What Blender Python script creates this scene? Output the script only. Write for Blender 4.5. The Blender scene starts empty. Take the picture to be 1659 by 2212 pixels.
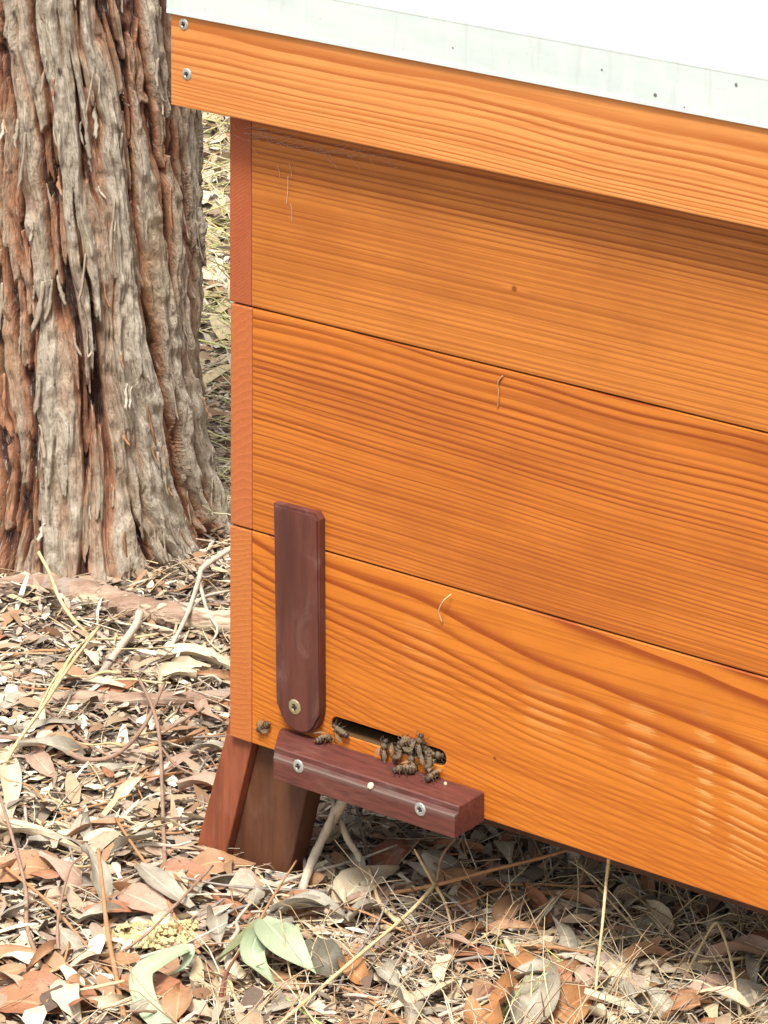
import bpy, bmesh, math, random
import numpy as np
from mathutils import Vector, Matrix

random.seed(11)
rng = np.random.default_rng(7)
scn = bpy.context.scene
col = scn.collection

# ------------------------------------------------------------------ camera
CAM = np.array([2.0543, -2.4859, 1.3518])
FPX, PCX, PCY, IW, IH = 9000.2, 910.62, -2014.55, 1659.0, 2212.0
_p, _y, _r = 0.01611, 0.644833, 0.001243
_f = np.array([-math.sin(_y) * math.cos(_p), math.cos(_y) * math.cos(_p), -math.sin(_p)])
_rt = np.cross(_f, [0, 0, 1]); _rt /= np.linalg.norm(_rt)
_up = np.cross(_rt, _f)
RT = math.cos(_r) * _rt + math.sin(_r) * _up
UP = -math.sin(_r) * _rt + math.cos(_r) * _up
FW = _f
cam = bpy.data.cameras.new('camera')
camo = bpy.data.objects.new('camera', cam)
col.objects.link(camo)
M = Matrix([[RT[0], UP[0], -FW[0], CAM[0]], [RT[1], UP[1], -FW[1], CAM[1]], [RT[2], UP[2], -FW[2], CAM[2]], [0, 0, 0, 1]])
camo.matrix_world = M
cam.sensor_fit = 'HORIZONTAL'
cam.sensor_width = 36
cam.lens = FPX / IW * 36
cam.shift_x = (IW / 2 - PCX) / IW
cam.shift_y = -(IH / 2 - PCY) / IW
cam.clip_start = 0.05
cam.clip_end = 500
scn.camera = camo

# ------------------------------------------------------------------ sky, sun, exposure
SUN_EL, SUN_AZ = math.radians(61), math.radians(20)     # azimuth measured from -Y towards +X
world = bpy.data.worlds.new('World')
scn.world = world
world.use_nodes = True
wn, wl = world.node_tree.nodes, world.node_tree.links
bg = wn['Background']
sky = wn.new('ShaderNodeTexSky')
sky.sky_type = 'NISHITA'
sky.sun_disc = False
sky.sun_elevation = SUN_EL
sky.sun_rotation = math.pi - SUN_AZ
sky.air_density = 1.0
sky.dust_density = 5.0
hsv = wn.new('ShaderNodeHueSaturation')
hsv.inputs['Saturation'].default_value = 0.22
wl.new(sky.outputs[0], hsv.inputs['Color'])
wl.new(hsv.outputs[0], bg.inputs[0])
bg.inputs[1].default_value = 0.135
sun = bpy.data.lights.new('sun', 'SUN')
suno = bpy.data.objects.new('sun', sun)
col.objects.link(suno)
sun.energy = 3.2
sun.angle = math.radians(14)
sun.color = (1.0, 0.95, 0.87)
sd = Vector((math.sin(SUN_AZ) * math.cos(SUN_EL), -math.cos(SUN_AZ) * math.cos(SUN_EL), math.sin(SUN_EL)))
suno.rotation_euler = sd.to_track_quat('Z', 'Y').to_euler()
scn.view_settings.view_transform = 'Standard'
scn.view_settings.look = 'None'
scn.view_settings.gamma = 1
scn.view_settings.use_curve_mapping = False
scn.view_settings.exposure = 0.55

# ------------------------------------------------------------------ helpers
GZ = -0.105          # ground level; z = 0 is the underside of the lowest hive box, y = 0 its front


def ray(px, py):
    return FW + RT * (px - PCX) / FPX - UP * (py - PCY) / FPX


def G(px, py, h=0.0):
    """the place on the ground (h above it) that the photograph shows at px, py"""
    d = ray(px, py)
    return CAM + d * ((GZ + h - CAM[2]) / d[2])


def F(px, py, y=0.0):
    """the place on the upright plane y"""
    d = ray(px, py)
    return CAM + d * ((y - CAM[1]) / d[1])


def tag(o, label=None, cat=None, group=None, kind=None):
    if label: o['label'] = label
    if cat: o['category'] = cat
    if group: o['group'] = group
    if kind: o['kind'] = kind
    return o


def empty(name, loc=(0, 0, 0), label=None, cat=None, group=None):
    o = bpy.data.objects.new(name, None)
    o.empty_display_size = 0.02
    o.location = loc
    col.objects.link(o)
    return tag(o, label, cat, group)


def mesh_from(name, V, Fc, mat, smooth=False):
    me = bpy.data.meshes.new(name)
    V = np.asarray(V, dtype=np.float32)
    if isinstance(Fc, np.ndarray):
        n, k = Fc.shape
        me.vertices.add(len(V)); me.vertices.foreach_set('co', V.ravel())
        me.loops.add(n * k); me.loops.foreach_set('vertex_index', Fc.astype(np.int32).ravel())
        me.polygons.add(n)
        me.polygons.foreach_set('loop_start', np.arange(0, n * k, k, dtype=np.int32))
        me.polygons.foreach_set('loop_total', np.full(n, k, dtype=np.int32))
        if smooth: me.polygons.foreach_set('use_smooth', np.ones(n, dtype=bool))
        me.update(calc_edges=True)
    else:
        me.from_pydata([tuple(map(float, v)) for v in V], [], Fc)
        me.update()
        if smooth:
            me.polygons.foreach_set('use_smooth', np.ones(len(me.polygons), dtype=bool))
    if mat: me.materials.append(mat)
    return me


def link(name, me, parent=None, loc=None):
    o = bpy.data.objects.new(name, me)
    col.objects.link(o)
    if parent:
        o.parent = parent
    if loc is not None: o.location = loc
    return o


def bm_to(name, bm, mat, parent=None, smooth=False):
    bmesh.ops.recalc_face_normals(bm, faces=bm.faces)
    me = bpy.data.meshes.new(name)
    bm.to_mesh(me); bm.free()
    if smooth:
        me.polygons.foreach_set('use_smooth', np.ones(len(me.polygons), dtype=bool))
    me.materials.append(mat)
    return link(name, me, parent)


def hexa(bm, pts, bevel=0.0, seg=2):
    """eight corners: bottom four counter-clockwise, then top four"""
    vs = [bm.verts.new(p) for p in pts]
    for f in ((3, 2, 1, 0), (4, 5, 6, 7), (0, 1, 5, 4), (1, 2, 6, 5), (2, 3, 7, 6), (3, 0, 4, 7)):
        bm.faces.new([vs[i] for i in f])
    if bevel:
        bmesh.ops.bevel(bm, geom=[e for e in bm.edges if all(v in vs for v in e.verts)], offset=bevel, segments=seg, affect='EDGES', profile=0.5)


def box(bm, x0, x1, y0, y1, z0, z1, bevel=0.0, seg=2):
    hexa(bm, [(x0, y0, z0), (x1, y0, z0), (x1, y1, z0), (x0, y1, z0), (x0, y0, z1), (x1, y0, z1), (x1, y1, z1), (x0, y1, z1)], bevel, seg)


def boxobj(name, mat, parent, *a, bevel=0.0008, seg=2):
    bm = bmesh.new()
    box(bm, *a, bevel=bevel, seg=seg)
    return bm_to(name, bm, mat, parent)


def smooth_path(P, n):
    """Catmull-Rom through the points"""
    P = [np.asarray(p, float) for p in P]
    if len(P) == 2:
        return np.array([P[0] + (P[1] - P[0]) * t for t in np.linspace(0, 1, n)])
    Q = [2 * P[0] - P[1]] + P + [2 * P[-1] - P[-2]]
    out = []
    for t in np.linspace(0, len(P) - 1 - 1e-6, n):
        i = int(t); u = t - i
        a, b, c, d = Q[i:i + 4]
        out.append(0.5 * ((2 * b) + (c - a) * u + (2 * a - 5 * b + 4 * c - d) * u * u + (3 * b - a - 3 * c + d) * u ** 3))
    return np.array(out)


def tube_vf(path, r0, r1, k=6, rough=0.0, r=None):
    n = len(path)
    T = np.gradient(path, axis=0); T /= np.linalg.norm(T, axis=1)[:, None] + 1e-12
    ref = np.array([0.13, 0.21, 0.97])
    A = np.cross(T, ref); A /= np.linalg.norm(A, axis=1)[:, None] + 1e-9
    B = np.cross(T, A)
    rad = np.linspace(r0, r1, n) if r is None else np.asarray(r)
    if rough: rad = rad * (1 + rng.normal(0, rough, n))
    ang = np.arange(k) * 2 * math.pi / k
    V = path[:, None, :] + rad[:, None, None] * (np.cos(ang)[None, :, None] * A[:, None, :] + np.sin(ang)[None, :, None] * B[:, None, :])
    if rough: V = V + rng.normal(0, rough * rad.mean() * 0.5, V.shape)
    V = V.reshape(-1, 3)
    i = np.arange(n - 1)[:, None] * k; j = np.arange(k)[None, :]; j2 = (j + 1) % k
    Fq = np.stack([i + j, i + j2, i + k + j2, i + k + j], -1).reshape(-1, 4)
    faces = [tuple(f) for f in Fq.tolist()]
    faces.append(tuple(range(k - 1, -1, -1))); faces.append(tuple(range((n - 1) * k, n * k)))
    return V, faces


def tube(name, P, r0, r1, mat, parent=None, k=6, n=None, rough=0.0):
    n = n or max(6, 5 * len(P))
    V, fc = tube_vf(smooth_path(P, n), r0, r1, k, rough)
    return link(name, mesh_from(name, V, fc, mat, True), parent)


# ------------------------------------------------------------------ value noise on arrays
class Noise:
    def __init__(self, seed, n=512):
        self.t = np.random.default_rng(seed).random((n, n)); self.n = n

    def __call__(self, x, y, px=0):
        """px: period in x (whole number)"""
        xi = np.floor(x).astype(int); yi = np.floor(y).astype(int)
        fx = x - xi; fy = y - yi
        fx = fx * fx * (3 - 2 * fx); fy = fy * fy * (3 - 2 * fy)
        x0 = xi % px if px else xi % self.n
        x1 = (xi + 1) % px if px else (xi + 1) % self.n
        y0 = yi % self.n; y1 = (yi + 1) % self.n
        t = self.t
        return (t[x0, y0] * (1 - fx) + t[x1, y0] * fx) * (1 - fy) + (t[x0, y1] * (1 - fx) + t[x1, y1] * fx) * fy


# ------------------------------------------------------------------ materials
class NT:
    def __init__(self, name, rough=0.6):
        self.m = bpy.data.materials.new(name)
        self.m.use_nodes = True
        self.n = self.m.node_tree.nodes; self.l = self.m.node_tree.links
        self.b = self.n['Principled BSDF']
        self.b.inputs['Roughness'].default_value = rough
        self.tc = self.n.new('ShaderNodeTexCoord')

    def put(self, sock, v):
        if isinstance(v, bpy.types.NodeSocket): self.l.new(v, sock)
        elif isinstance(v, (int, float)): sock.default_value = v
        else:
            sock.default_value = (*v, 1) if len(sock.default_value) == 4 and len(v) == 3 else v

    def math(self, op, a, b=0.0, c=0.0, clamp=False):
        nd = self.n.new('ShaderNodeMath'); nd.operation = op; nd.use_clamp = clamp
        for i, v in enumerate((a, b, c)): self.put(nd.inputs[i], v)
        return nd.outputs[0]

    def obj(self): return self.tc.outputs['Object']

    def sep(self, v):
        nd = self.n.new('ShaderNodeSeparateXYZ'); self.put(nd.inputs[0], v); return nd.outputs

    def comb(self, x, y, z):
        nd = self.n.new('ShaderNodeCombineXYZ')
        for i, v in enumerate((x, y, z)): self.put(nd.inputs[i], v)
        return nd.outputs[0]

    def map(self, v, scale=(1, 1, 1), loc=(0, 0, 0), rot=(0, 0, 0)):
        nd = self.n.new('ShaderNodeMapping'); self.put(nd.inputs[0], v)
        nd.inputs['Scale'].default_value = scale; nd.inputs['Location'].default_value = loc; nd.inputs['Rotation'].default_value = rot
        return nd.outputs[0]

    def noise(self, v, scale=1.0, detail=3, rough=0.55, dist=0.0):
        nd = self.n.new('ShaderNodeTexNoise'); self.put(nd.inputs['Vector'], v)
        nd.inputs['Scale'].default_value = scale; nd.inputs['Detail'].default_value = detail
        nd.inputs['Roughness'].default_value = rough; nd.inputs['Distortion'].default_value = dist
        return nd.outputs['Fac']

    def ramp(self, f, stops, interp='LINEAR'):
        nd = self.n.new('ShaderNodeValToRGB'); self.put(nd.inputs[0], f)
        nd.color_ramp.interpolation = interp
        e = nd.color_ramp.elements
        while len(e) < len(stops): e.new(0.5)
        for i, (p, c) in enumerate(stops):
            e[i].position = p; e[i].color = (*c, 1) if len(c) == 3 else c
        return nd.outputs[0]

    def rng(self, f, a, b, c=0.0, d=1.0, smooth=True):
        nd = self.n.new('ShaderNodeMapRange'); nd.interpolation_type = 'SMOOTHSTEP' if smooth else 'LINEAR'
        self.put(nd.inputs[0], f)
        for i, v in enumerate((a, b, c, d)): nd.inputs[i + 1].default_value = v
        return nd.outputs[0]

    def mix(self, f, a, b, mode='MIX'):
        nd = self.n.new('ShaderNodeMix'); nd.data_type = 'RGBA'; nd.blend_type = mode
        self.put(nd.inputs[0], f); self.put(nd.inputs[6], a); self.put(nd.inputs[7], b)
        return nd.outputs[2]

    def attr(self, name):
        nd = self.n.new('ShaderNodeAttribute'); nd.attribute_name = name
        return nd.outputs

    def rand(self):
        return self.n.new('ShaderNodeObjectInfo').outputs['Random']

    def bump(self, h, strength=0.3, dist=0.001):
        nd = self.n.new('ShaderNodeBump'); self.put(nd.inputs['Height'], h)
        nd.inputs['Strength'].default_value = strength; nd.inputs['Distance'].default_value = dist
        self.l.new(nd.outputs[0], self.b.inputs['Normal'])

    def out(self, colour, rough=None):
        self.put(self.b.inputs['Base Color'], colour)
        if rough is not None: self.put(self.b.inputs['Roughness'], rough)
        return self.m


def wood(name, z0, h, N, pw, amp, early, late, seed=0.0, contrast=(1.0, 1.0), marks=(), xs=2.2, knots=(), lin=0.0, slope=0.0, t0=0.0, fb=0.16):
    """flat-sawn pine: growth rings wide at the top of the board and close together at the bottom"""
    t = NT(name, 0.5)
    X, Y, Z = t.sep(t.obj())
    T = t.math('DIVIDE', t.math('SUBTRACT', z0 + h, Z), h)                       # 0 top .. 1 bottom
    low = t.noise(t.comb(t.math('MULTIPLY', X, xs), seed, t.math('MULTIPLY', T, 0.7)), 1.0, 2, 0.4)
    mid = t.noise(t.comb(t.math('MULTIPLY', X, xs * 4), seed + 4, t.math('MULTIPLY', T, 2.5)), 1.0, 2, 0.5)
    w = t.math('ADD', t.math('MULTIPLY', t.math('SUBTRACT', low, 0.5), amp), t.math('MULTIPLY', t.math('SUBTRACT', mid, 0.5), amp * 0.07))
    fade = t.math('SUBTRACT', 1.12, t.math('MULTIPLY', T, 0.85))
    tw = t.math('ADD', t.math('SUBTRACT', T, t0), t.math('MULTIPLY', w, fade))
    tw = t.math('SUBTRACT', tw, t.math('MULTIPLY', X, slope))
    for kx, kz, kr in knots:
        d = t.math('ADD', t.math('POWER', t.math('DIVIDE', t.math('SUBTRACT', X, kx), kr * 2.4), 2.0), t.math('POWER', t.math('DIVIDE', t.math('SUBTRACT', Z, kz), kr), 2.0))
        g = t.math('DIVIDE', kr * 0.55 / h, t.math('ADD', d, 0.6))
        tw = t.math('ADD', tw, t.math('MULTIPLY', g, t.math('SIGN', t.math('SUBTRACT', kz, Z))))
    ta = t.math('ABSOLUTE', tw)
    ph = t.math('ADD', t.math('MULTIPLY', t.math('POWER', ta, pw), N), t.math('MULTIPLY', ta, N * lin))
    wob = t.noise(t.comb(seed, t.math('MULTIPLY', ph, 0.45), t.math('MULTIPLY', X, 0.8)), 1.0, 2, 0.5)
    ph = t.math('ADD', ph, t.math('ADD', t.math('MULTIPLY', t.math('SUBTRACT', wob, 0.5), 1.5), 0.25))
    s = t.math('FRACT', ph)
    rise = t.math('POWER', t.rng(s, 0.18, 0.88), 2.0)
    prof = t.math('MULTIPLY', rise, t.rng(s, 0.92, 1.0, 1.0, 0.0))
    ringv = t.noise(t.comb(t.math('FLOOR', ph), seed, t.math('MULTIPLY', X, 1.5)), 1.3, 1, 0.5)
    cont = t.rng(T, 0.0, 1.0, contrast[0], contrast[1], False)
    prof = t.math('MULTIPLY', t.math('MULTIPLY', prof, cont), t.rng(ringv, 0.3, 0.6, 0.55, 1.25), clamp=True)
    fib = t.noise(t.map(t.obj(), (5, 60, 900)), 1.0, 3, 0.6)
    pore = t.noise(t.map(t.obj(), (60, 200, 1500)), 1.0, 2, 0.6)
    blotch = t.noise(t.map(t.obj(), (6, 9, 13), (seed, 0, 0)), 1.0, 5, 0.65)
    mott = t.noise(t.map(t.obj(), (3.2, 9, 5), (seed + 9, 0, 0)), 1.0, 4, 0.6)
    fine = t.noise(t.map(t.obj(), (2.2, 60, 420), (seed, 0, 0)), 1.0, 2, 0.5)
    c = t.mix(prof, early, late)
    dk = tuple(v * 0.62 for v in early)
    c = t.mix(t.math('MULTIPLY', t.rng(fib, 0.4, 0.75), fb), c, (late[0], late[1] * 1.1, late[2]))
    c = t.mix(t.math('MULTIPLY', t.rng(blotch, 0.42, 0.72), 0.38), c, (late[0] * 1.15, late[1] * 1.35, late[2] * 1.6))
    c = t.mix(t.math('MULTIPLY', t.rng(fine, 0.50, 0.60), 0.42), c, (late[0] * 1.1, late[1] * 1.2, late[2]))
    c = t.mix(t.math('MULTIPLY', t.rng(mott, 0.45, 0.72), 0.45), c, (late[0] * 1.05, late[1] * 1.1, late[2] * 0.9))
    c = t.mix(t.math('MULTIPLY', t.rng(pore, 0.52, 0.72), 0.45), c, dk)
    for kx, kz, kr in knots:
        d = t.math('ADD', t.math('POWER', t.math('DIVIDE', t.math('SUBTRACT', X, kx), kr), 2.0), t.math('POWER', t.math('DIVIDE', t.math('SUBTRACT', Z, kz), kr * 0.9), 2.0))
        c = t.mix(t.rng(t.math('ADD', d, t.math('MULTIPLY', mid, 0.6)), 0.4, 1.5, 0.8, 0.0), c, (late[0] * 0.62, late[1] * 0.5, late[2]))
    for (x0, x1, za, zb, st) in marks:                                            # paler upright strips, strongest on the soft rings
        e = 0.0018
        jx = t.math('ADD', X, t.math('MULTIPLY', t.math('SUBTRACT', t.math('ADD', fib, pore), 1.0), 0.03))
        mk = t.math('MULTIPLY', t.rng(jx, x0 - e, x0 + e), t.rng(jx, x1 - e, x1 + e, 1.0, 0.0))
        mk = t.math('MULTIPLY', mk, t.math('MULTIPLY', t.rng(Z, za - 0.02, za + 0.02), t.rng(Z, zb - 0.02, zb + 0.02, 1.0, 0.0)))
        mk = t.math('MULTIPLY', mk, t.rng(s, 0.1, 0.6, 1.0, 0.0))
        mk = t.math('MULTIPLY', mk, t.math('MULTIPLY', t.rng(pore, 0.35, 0.6, 0.25, 0.8), st))
        c = t.mix(mk, c, (0.74, 0.46, 0.17))
    hgt = t.math('ADD', t.math('MULTIPLY', prof, 1.0), t.math('MULTIPLY', fib, 0.5))
    t.bump(hgt, 0.10, 0.0005)
    rg = t.math('ADD', 0.42, t.math('MULTIPLY', blotch, 0.22))
    return t.out(c, rg)


def endgrain(name, base, late, ang, freq, seed):
    t = NT(name, 0.6)
    X, Y, Z = t.sep(t.obj())
    n = t.noise(t.map(t.obj(), (20, 20, 9), (seed, 0, 0)), 1.0, 3)
    a = t.math('ADD', t.math('MULTIPLY', X, math.cos(ang)), t.math('MULTIPLY', Z, math.sin(ang)))
    ph = t.math('ADD', t.math('MULTIPLY', a, freq), t.math('MULTIPLY', n, 5.0))
    s = t.math('FRACT', ph)
    p = t.math('MULTIPLY', t.math('POWER', s, 2.0), t.rng(s, 0.85, 1, 1, 0))
    f2 = t.noise(t.map(t.obj(), (500, 500, 300)), 1.0, 2)
    c = t.mix(t.math('MULTIPLY', p, 0.42), base, late)
    c = t.mix(t.math('MULTIPLY', t.rng(f2, 0.4, 0.7), 0.25), c, late)
    c = t.mix(t.math('MULTIPLY', t.rng(n, 0.45, 0.75), 0.35), c, (late[0] * 1.2, late[1] * 0.9, late[2]))
    t.bump(t.math('ADD', p, f2), 0.3, 0.0005)
    return t.out(c)


def stained(name, base, dust, amount=0.5, along='z', seed=0.0):
    t = NT(name, 0.55)
    sc = (90, 90, 9) if along == 'z' else (9, 90, 90)
    fib = t.noise(t.map(t.obj(), tuple(v * 5 for v in sc), (seed, 0, 0)), 1.0, 4, 0.65)
    strk = t.noise(t.map(t.obj(), sc, (seed, 0, 3)), 1.0, 4, 0.6)
    sm = t.noise(t.map(t.obj(), (38, 38, 24), (seed, 1, 0)), 1.0, 5, 0.65, 0.8)
    c = t.mix(t.rng(strk, 0.35, 0.7), base, tuple(v * 0.62 for v in base))
    c = t.mix(t.math('MULTIPLY', t.rng(fib, 0.5, 0.75), 0.45), c, tuple(v * 0.42 for v in base))
    c = t.mix(t.math('MULTIPLY', t.rng(sm, 0.5, 0.78), amount), c, dust)
    t.bump(t.math('ADD', fib, t.math('MULTIPLY', sm, 0.4)), 0.35, 0.0006)
    return t.out(c, t.rng(sm, 0.3, 0.8, 0.42, 0.75))


def bark_bits(name, cols, rough=0.8, scl=60, spec=0.3):
    """dry leaf, twig or bark piece; colour varies from object to object"""
    t = NT(name, rough)
    t.b.inputs['Specular IOR Level'].default_value = spec
    n = t.noise(t.map(t.obj(), (scl, scl, scl)), 1.0, 5, 0.65)
    n2 = t.noise(t.map(t.obj(), (scl * 6,) * 3), 1.0, 3, 0.6)
    c = t.mix(t.rng(n, 0.32, 0.68), cols[0], cols[1])
    c = t.mix(t.math('MULTIPLY', t.rng(n2, 0.5, 0.72), 0.5), c, tuple(v * 0.5 for v in cols[0]))
    r = t.rand()
    c = t.mix(t.math('MULTIPLY', r, 0.35), c, cols[2] if len(cols) > 2 else tuple(v * 0.6 for v in cols[1]))
    t.bump(n2, 0.4, 0.0006)
    return t.out(c)


def leafmat(name, a, b, spot=(0.08, 0.04, 0.02), rough=0.55, veins=True, trans=0.15):
    """leaf with midrib and side veins; coordinates along (UV u) and across (UV v) the blade"""
    t = NT(name, rough)
    U, Vv, _ = t.sep(t.tc.outputs['UV'])
    n = t.noise(t.comb(t.math('MULTIPLY', U, 3), t.math('MULTIPLY', Vv, 1.6), t.math('MULTIPLY', t.rand(), 20)), 1.6, 5, 0.65)
    sp = t.noise(t.comb(t.math('MULTIPLY', U, 24), t.math('MULTIPLY', Vv, 8), t.math('MULTIPLY', t.rand(), 50)), 1.0, 3, 0.6)
    dv = t.math('ABSOLUTE', t.math('SUBTRACT', Vv, 0.5))
    rib = t.rng(dv, 0.015, 0.05, 1.0, 0.0)
    side = t.math('FRACT', t.math('ADD', t.math('MULTIPLY', U, 15), t.math('MULTIPLY', dv, -9)))
    side = t.rng(t.math('ABSOLUTE', t.math('SUBTRACT', side, 0.5)), 0.0, 0.10, 1.0, 0.0)
    c = t.mix(t.rng(n, 0.3, 0.7), a, b)
    lt = tuple(min(1, v * 1.5 + 0.03) for v in a)
    c = t.mix(t.math('MULTIPLY', side, 0.22 if veins else 0.0), c, lt)
    c = t.mix(t.math('MULTIPLY', rib, 0.6), c, lt)
    c = t.mix(t.math('MULTIPLY', t.rng(sp, 0.6, 0.72), 0.55), c, spot)
    c = t.mix(t.math('MULTIPLY', t.rng(dv, 0.43, 0.5), 0.35), c, tuple(v * 0.6 for v in b))
    rr = t.rand()
    c = t.mix(t.math('MULTIPLY', rr, 0.25), c, tuple(v * 0.7 for v in b))
    t.bump(t.math('ADD', t.math('ADD', rib, t.math('MULTIPLY', side, 0.4)), t.math('MULTIPLY', n, 0.8)), 0.5, 0.0007)
    t.b.inputs['Subsurface Weight'].default_value = 0.0
    return t.out(c)


EARLY, LATE = (0.74, 0.285, 0.068), (0.50, 0.115, 0.014)
M_FASCIA = wood('oiled_pine_fascia', 0.4936, 0.0722, 10.5, 2.1, 0.32, (0.72, 0.305, 0.088), (0.40, 0.110, 0.020), 2.3, (1.0, 0.9), xs=4.6, slope=0.26, t0=-0.16, fb=0.06)
M_TOP = wood('oiled_pine_top', 0.3402, 0.175, 36, 1.2, 0.05, (0.58, 0.205, 0.034), (0.25, 0.056, 0.006), 7.1, (1.0, 0.4), xs=2.2, knots=((0.2715, 0.4015, 0.0028),))
M_MID = wood('oiled_pine_middle', 0.1667, 0.1735, 36, 1.5, 0.12, (0.57, 0.178, 0.022), (0.24, 0.047, 0.004), 12.6, (1.0, 0.6), xs=3.5, slope=0.10, t0=-0.12)
M_LOW = wood('oiled_pine_bottom', 0.0, 0.1667, 26, 1.8, 0.24, (0.59, 0.187, 0.018), (0.27, 0.049, 0.003), 31.9, (1.0, 0.4), xs=4.2, slope=0.80, t0=-0.16,
             marks=((0.283, 0.318, 0.075, 0.11, 0.4), (0.375, 0.396, 0.07, 0.12, 0.55), (0.434, 0.447, 0.04, 0.12, 0.75), (0.462, 0.492, 0.03, 0.11, 0.6), (0.17, 0.20, 0.10, 0.13, 0.3), (0.335, 0.35, 0.085, 0.11, 0.35)), knots=((0.2545, 0.0485, 0.0017),))
M_SIDE1 = endgrain('box_side_end_grain', (0.38, 0.098, 0.032), (0.24, 0.050, 0.017), 2.2, 420, 1)
M_SIDE2 = endgrain('box_side_end_grain_b', (0.45, 0.130, 0.036), (0.33, 0.078, 0.020), 2.0, 160, 5)
M_SIDE3 = endgrain('box_side_end_grain_c', (0.48, 0.155, 0.036), (0.35, 0.090, 0.018), 1.75, 260, 9)
M_LATCH = stained('dark_stained_latch', (0.118, 0.035, 0.025), (0.20, 0.11, 0.085), 0.65, 'z', 3)
M_LEG = stained('red_brown_leg', (0.29, 0.080, 0.036), (0.34, 0.13, 0.07), 0.4, 'z', 8)
M_LEG_SHADE = stained('shade_painted_leg', (0.11, 0.040, 0.018), (0.17, 0.075, 0.035), 0.5, 'z', 18)  # darker copy of the leg stain, painting in the shade under the hive


def block_mat():
    t = NT('dark_stained_block', 0.5)
    X, Y, Z = t.sep(t.obj())
    fib = t.noise(t.map(t.obj(), (40, 400, 400)), 1.0, 4, 0.65)
    sm = t.noise(t.map(t.obj(), (18, 60, 60)), 1.0, 5, 0.6)
    c = t.mix(t.rng(fib, 0.35, 0.7), (0.135, 0.038, 0.030), (0.070, 0.023, 0.017))
    c = t.mix(t.math('MULTIPLY', t.rng(sm, 0.5, 0.75), 0.45), c, (0.27, 0.115, 0.085))
    # the front arris is rubbed grey by the bees and the weather
    e = t.math('ADD', Y, t.math('MULTIPLY', t.math('SUBTRACT', sm, 0.5), 0.02))
    w = t.math('MULTIPLY', t.rng(e, -0.037, -0.0315, 0.9, 0.0), t.rng(Z, 0.011, 0.0185))
    c = t.mix(w, c, (0.16, 0.12, 0.10))
    t.bump(fib, 0.3, 0.0006)
    return t.out(c)


M_BLOCK = block_mat()


def metal_mat():
    t = NT('painted_roof_sheet', 0.42)
    n = t.noise(t.map(t.obj(), (9, 9, 40)), 1.0, 5, 0.65)
    s = t.noise(t.map(t.obj(), (70, 70, 12)), 1.0, 4, 0.6)
    g = t.noise(t.map(t.obj(), (260, 260, 260)), 1.0, 3, 0.6)
    c = t.mix(t.rng(n, 0.3, 0.7), (0.625, 0.685, 0.655), (0.54, 0.61, 0.59))
    c = t.mix(t.math('MULTIPLY', t.rng(s, 0.50, 0.72), 0.55), c, (0.70, 0.74, 0.70))
    c = t.mix(t.math('MULTIPLY', t.rng(g, 0.66, 0.74), 0.4), c, (0.40, 0.40, 0.34))
    st = t.noise(t.map(t.obj(), (120, 120, 14), (4, 0, 0)), 1.0, 3, 0.6)
    c = t.mix(t.math('MULTIPLY', t.rng(st, 0.58, 0.74), 0.35), c, (0.46, 0.50, 0.47))
    t.b.inputs['Metallic'].default_value = 0.0
    t.bump(t.noise(t.map(t.obj(), (16, 16, 60)), 1.0, 2), 0.12, 0.002)
    return t.out(c)


M_METAL = metal_mat()


def screw_mat(name, c1, c2):
    t = NT(name, 0.38)
    n = t.noise(t.map(t.obj(), (700, 700, 700)), 1.0, 3)
    t.b.inputs['Metallic'].default_value = 0.65
    return t.out(t.mix(t.rng(n, 0.35, 0.65), c1, c2))


M_SCREW = screw_mat('zinc_screw', (0.62, 0.64, 0.60), (0.42, 0.44, 0.42))
M_BRASS = screw_mat('brass_screw', (0.55, 0.48, 0.27), (0.36, 0.31, 0.18))
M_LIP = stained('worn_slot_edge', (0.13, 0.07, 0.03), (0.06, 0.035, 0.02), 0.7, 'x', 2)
M_DARK = NT('painted_recess_shade', 0.9).out((0.03, 0.02, 0.015))  # near-black standing in for shade in recesses, joints and the hive interior

# ------------------------------------------------------------------ ground
def ground_mat():
    t = NT('leaf_mould_soil', 0.95)
    a = t.noise(t.map(t.obj(), (26, 26, 26)), 1.0, 6, 0.7)
    b = t.noise(t.map(t.obj(), (240, 240, 240)), 1.0, 4, 0.65)
    big = t.noise(t.map(t.obj(), (1.3, 1.3, 1.3)), 1.0, 3)
    c = t.ramp(b, [(0.3, (0.075, 0.052, 0.04)), (0.5, (0.19, 0.14, 0.10)), (0.66, (0.36, 0.30, 0.22)), (0.8, (0.5, 0.45, 0.35))])
    c = t.mix(t.rng(a, 0.4, 0.7, 0.0, 0.6), c, (0.17, 0.12, 0.09))
    far = t.mix(t.rng(big, 0.35, 0.65), (0.42, 0.36, 0.20), (0.34, 0.34, 0.14))
    X, Y, Z = t.sep(t.obj())
    d = t.math('ADD', Y, t.math('MULTIPLY', X, -0.55))
    c = t.mix(t.rng(d, 1.15, 1.9, 0.0, 0.75), c, far)
    t.bump(t.math('ADD', a, b), 1.0, 0.006)
    return t.out(c)


NZ = Noise(5)


def gh(x, y):
    """height of the ground surface"""
    x = np.asarray(x, float); y = np.asarray(y, float)
    r = np.hypot(x + 0.545, y - 0.437)
    return GZ + 0.009 * (NZ(x * 7 + 40, y * 7 + 40) - 0.55) + 0.004 * (NZ(x * 22 + 80, y * 22 + 80) - 0.5) + 0.012 * np.exp(-((r - 0.13) / 0.07) ** 2) * (r > 0.05)


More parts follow.
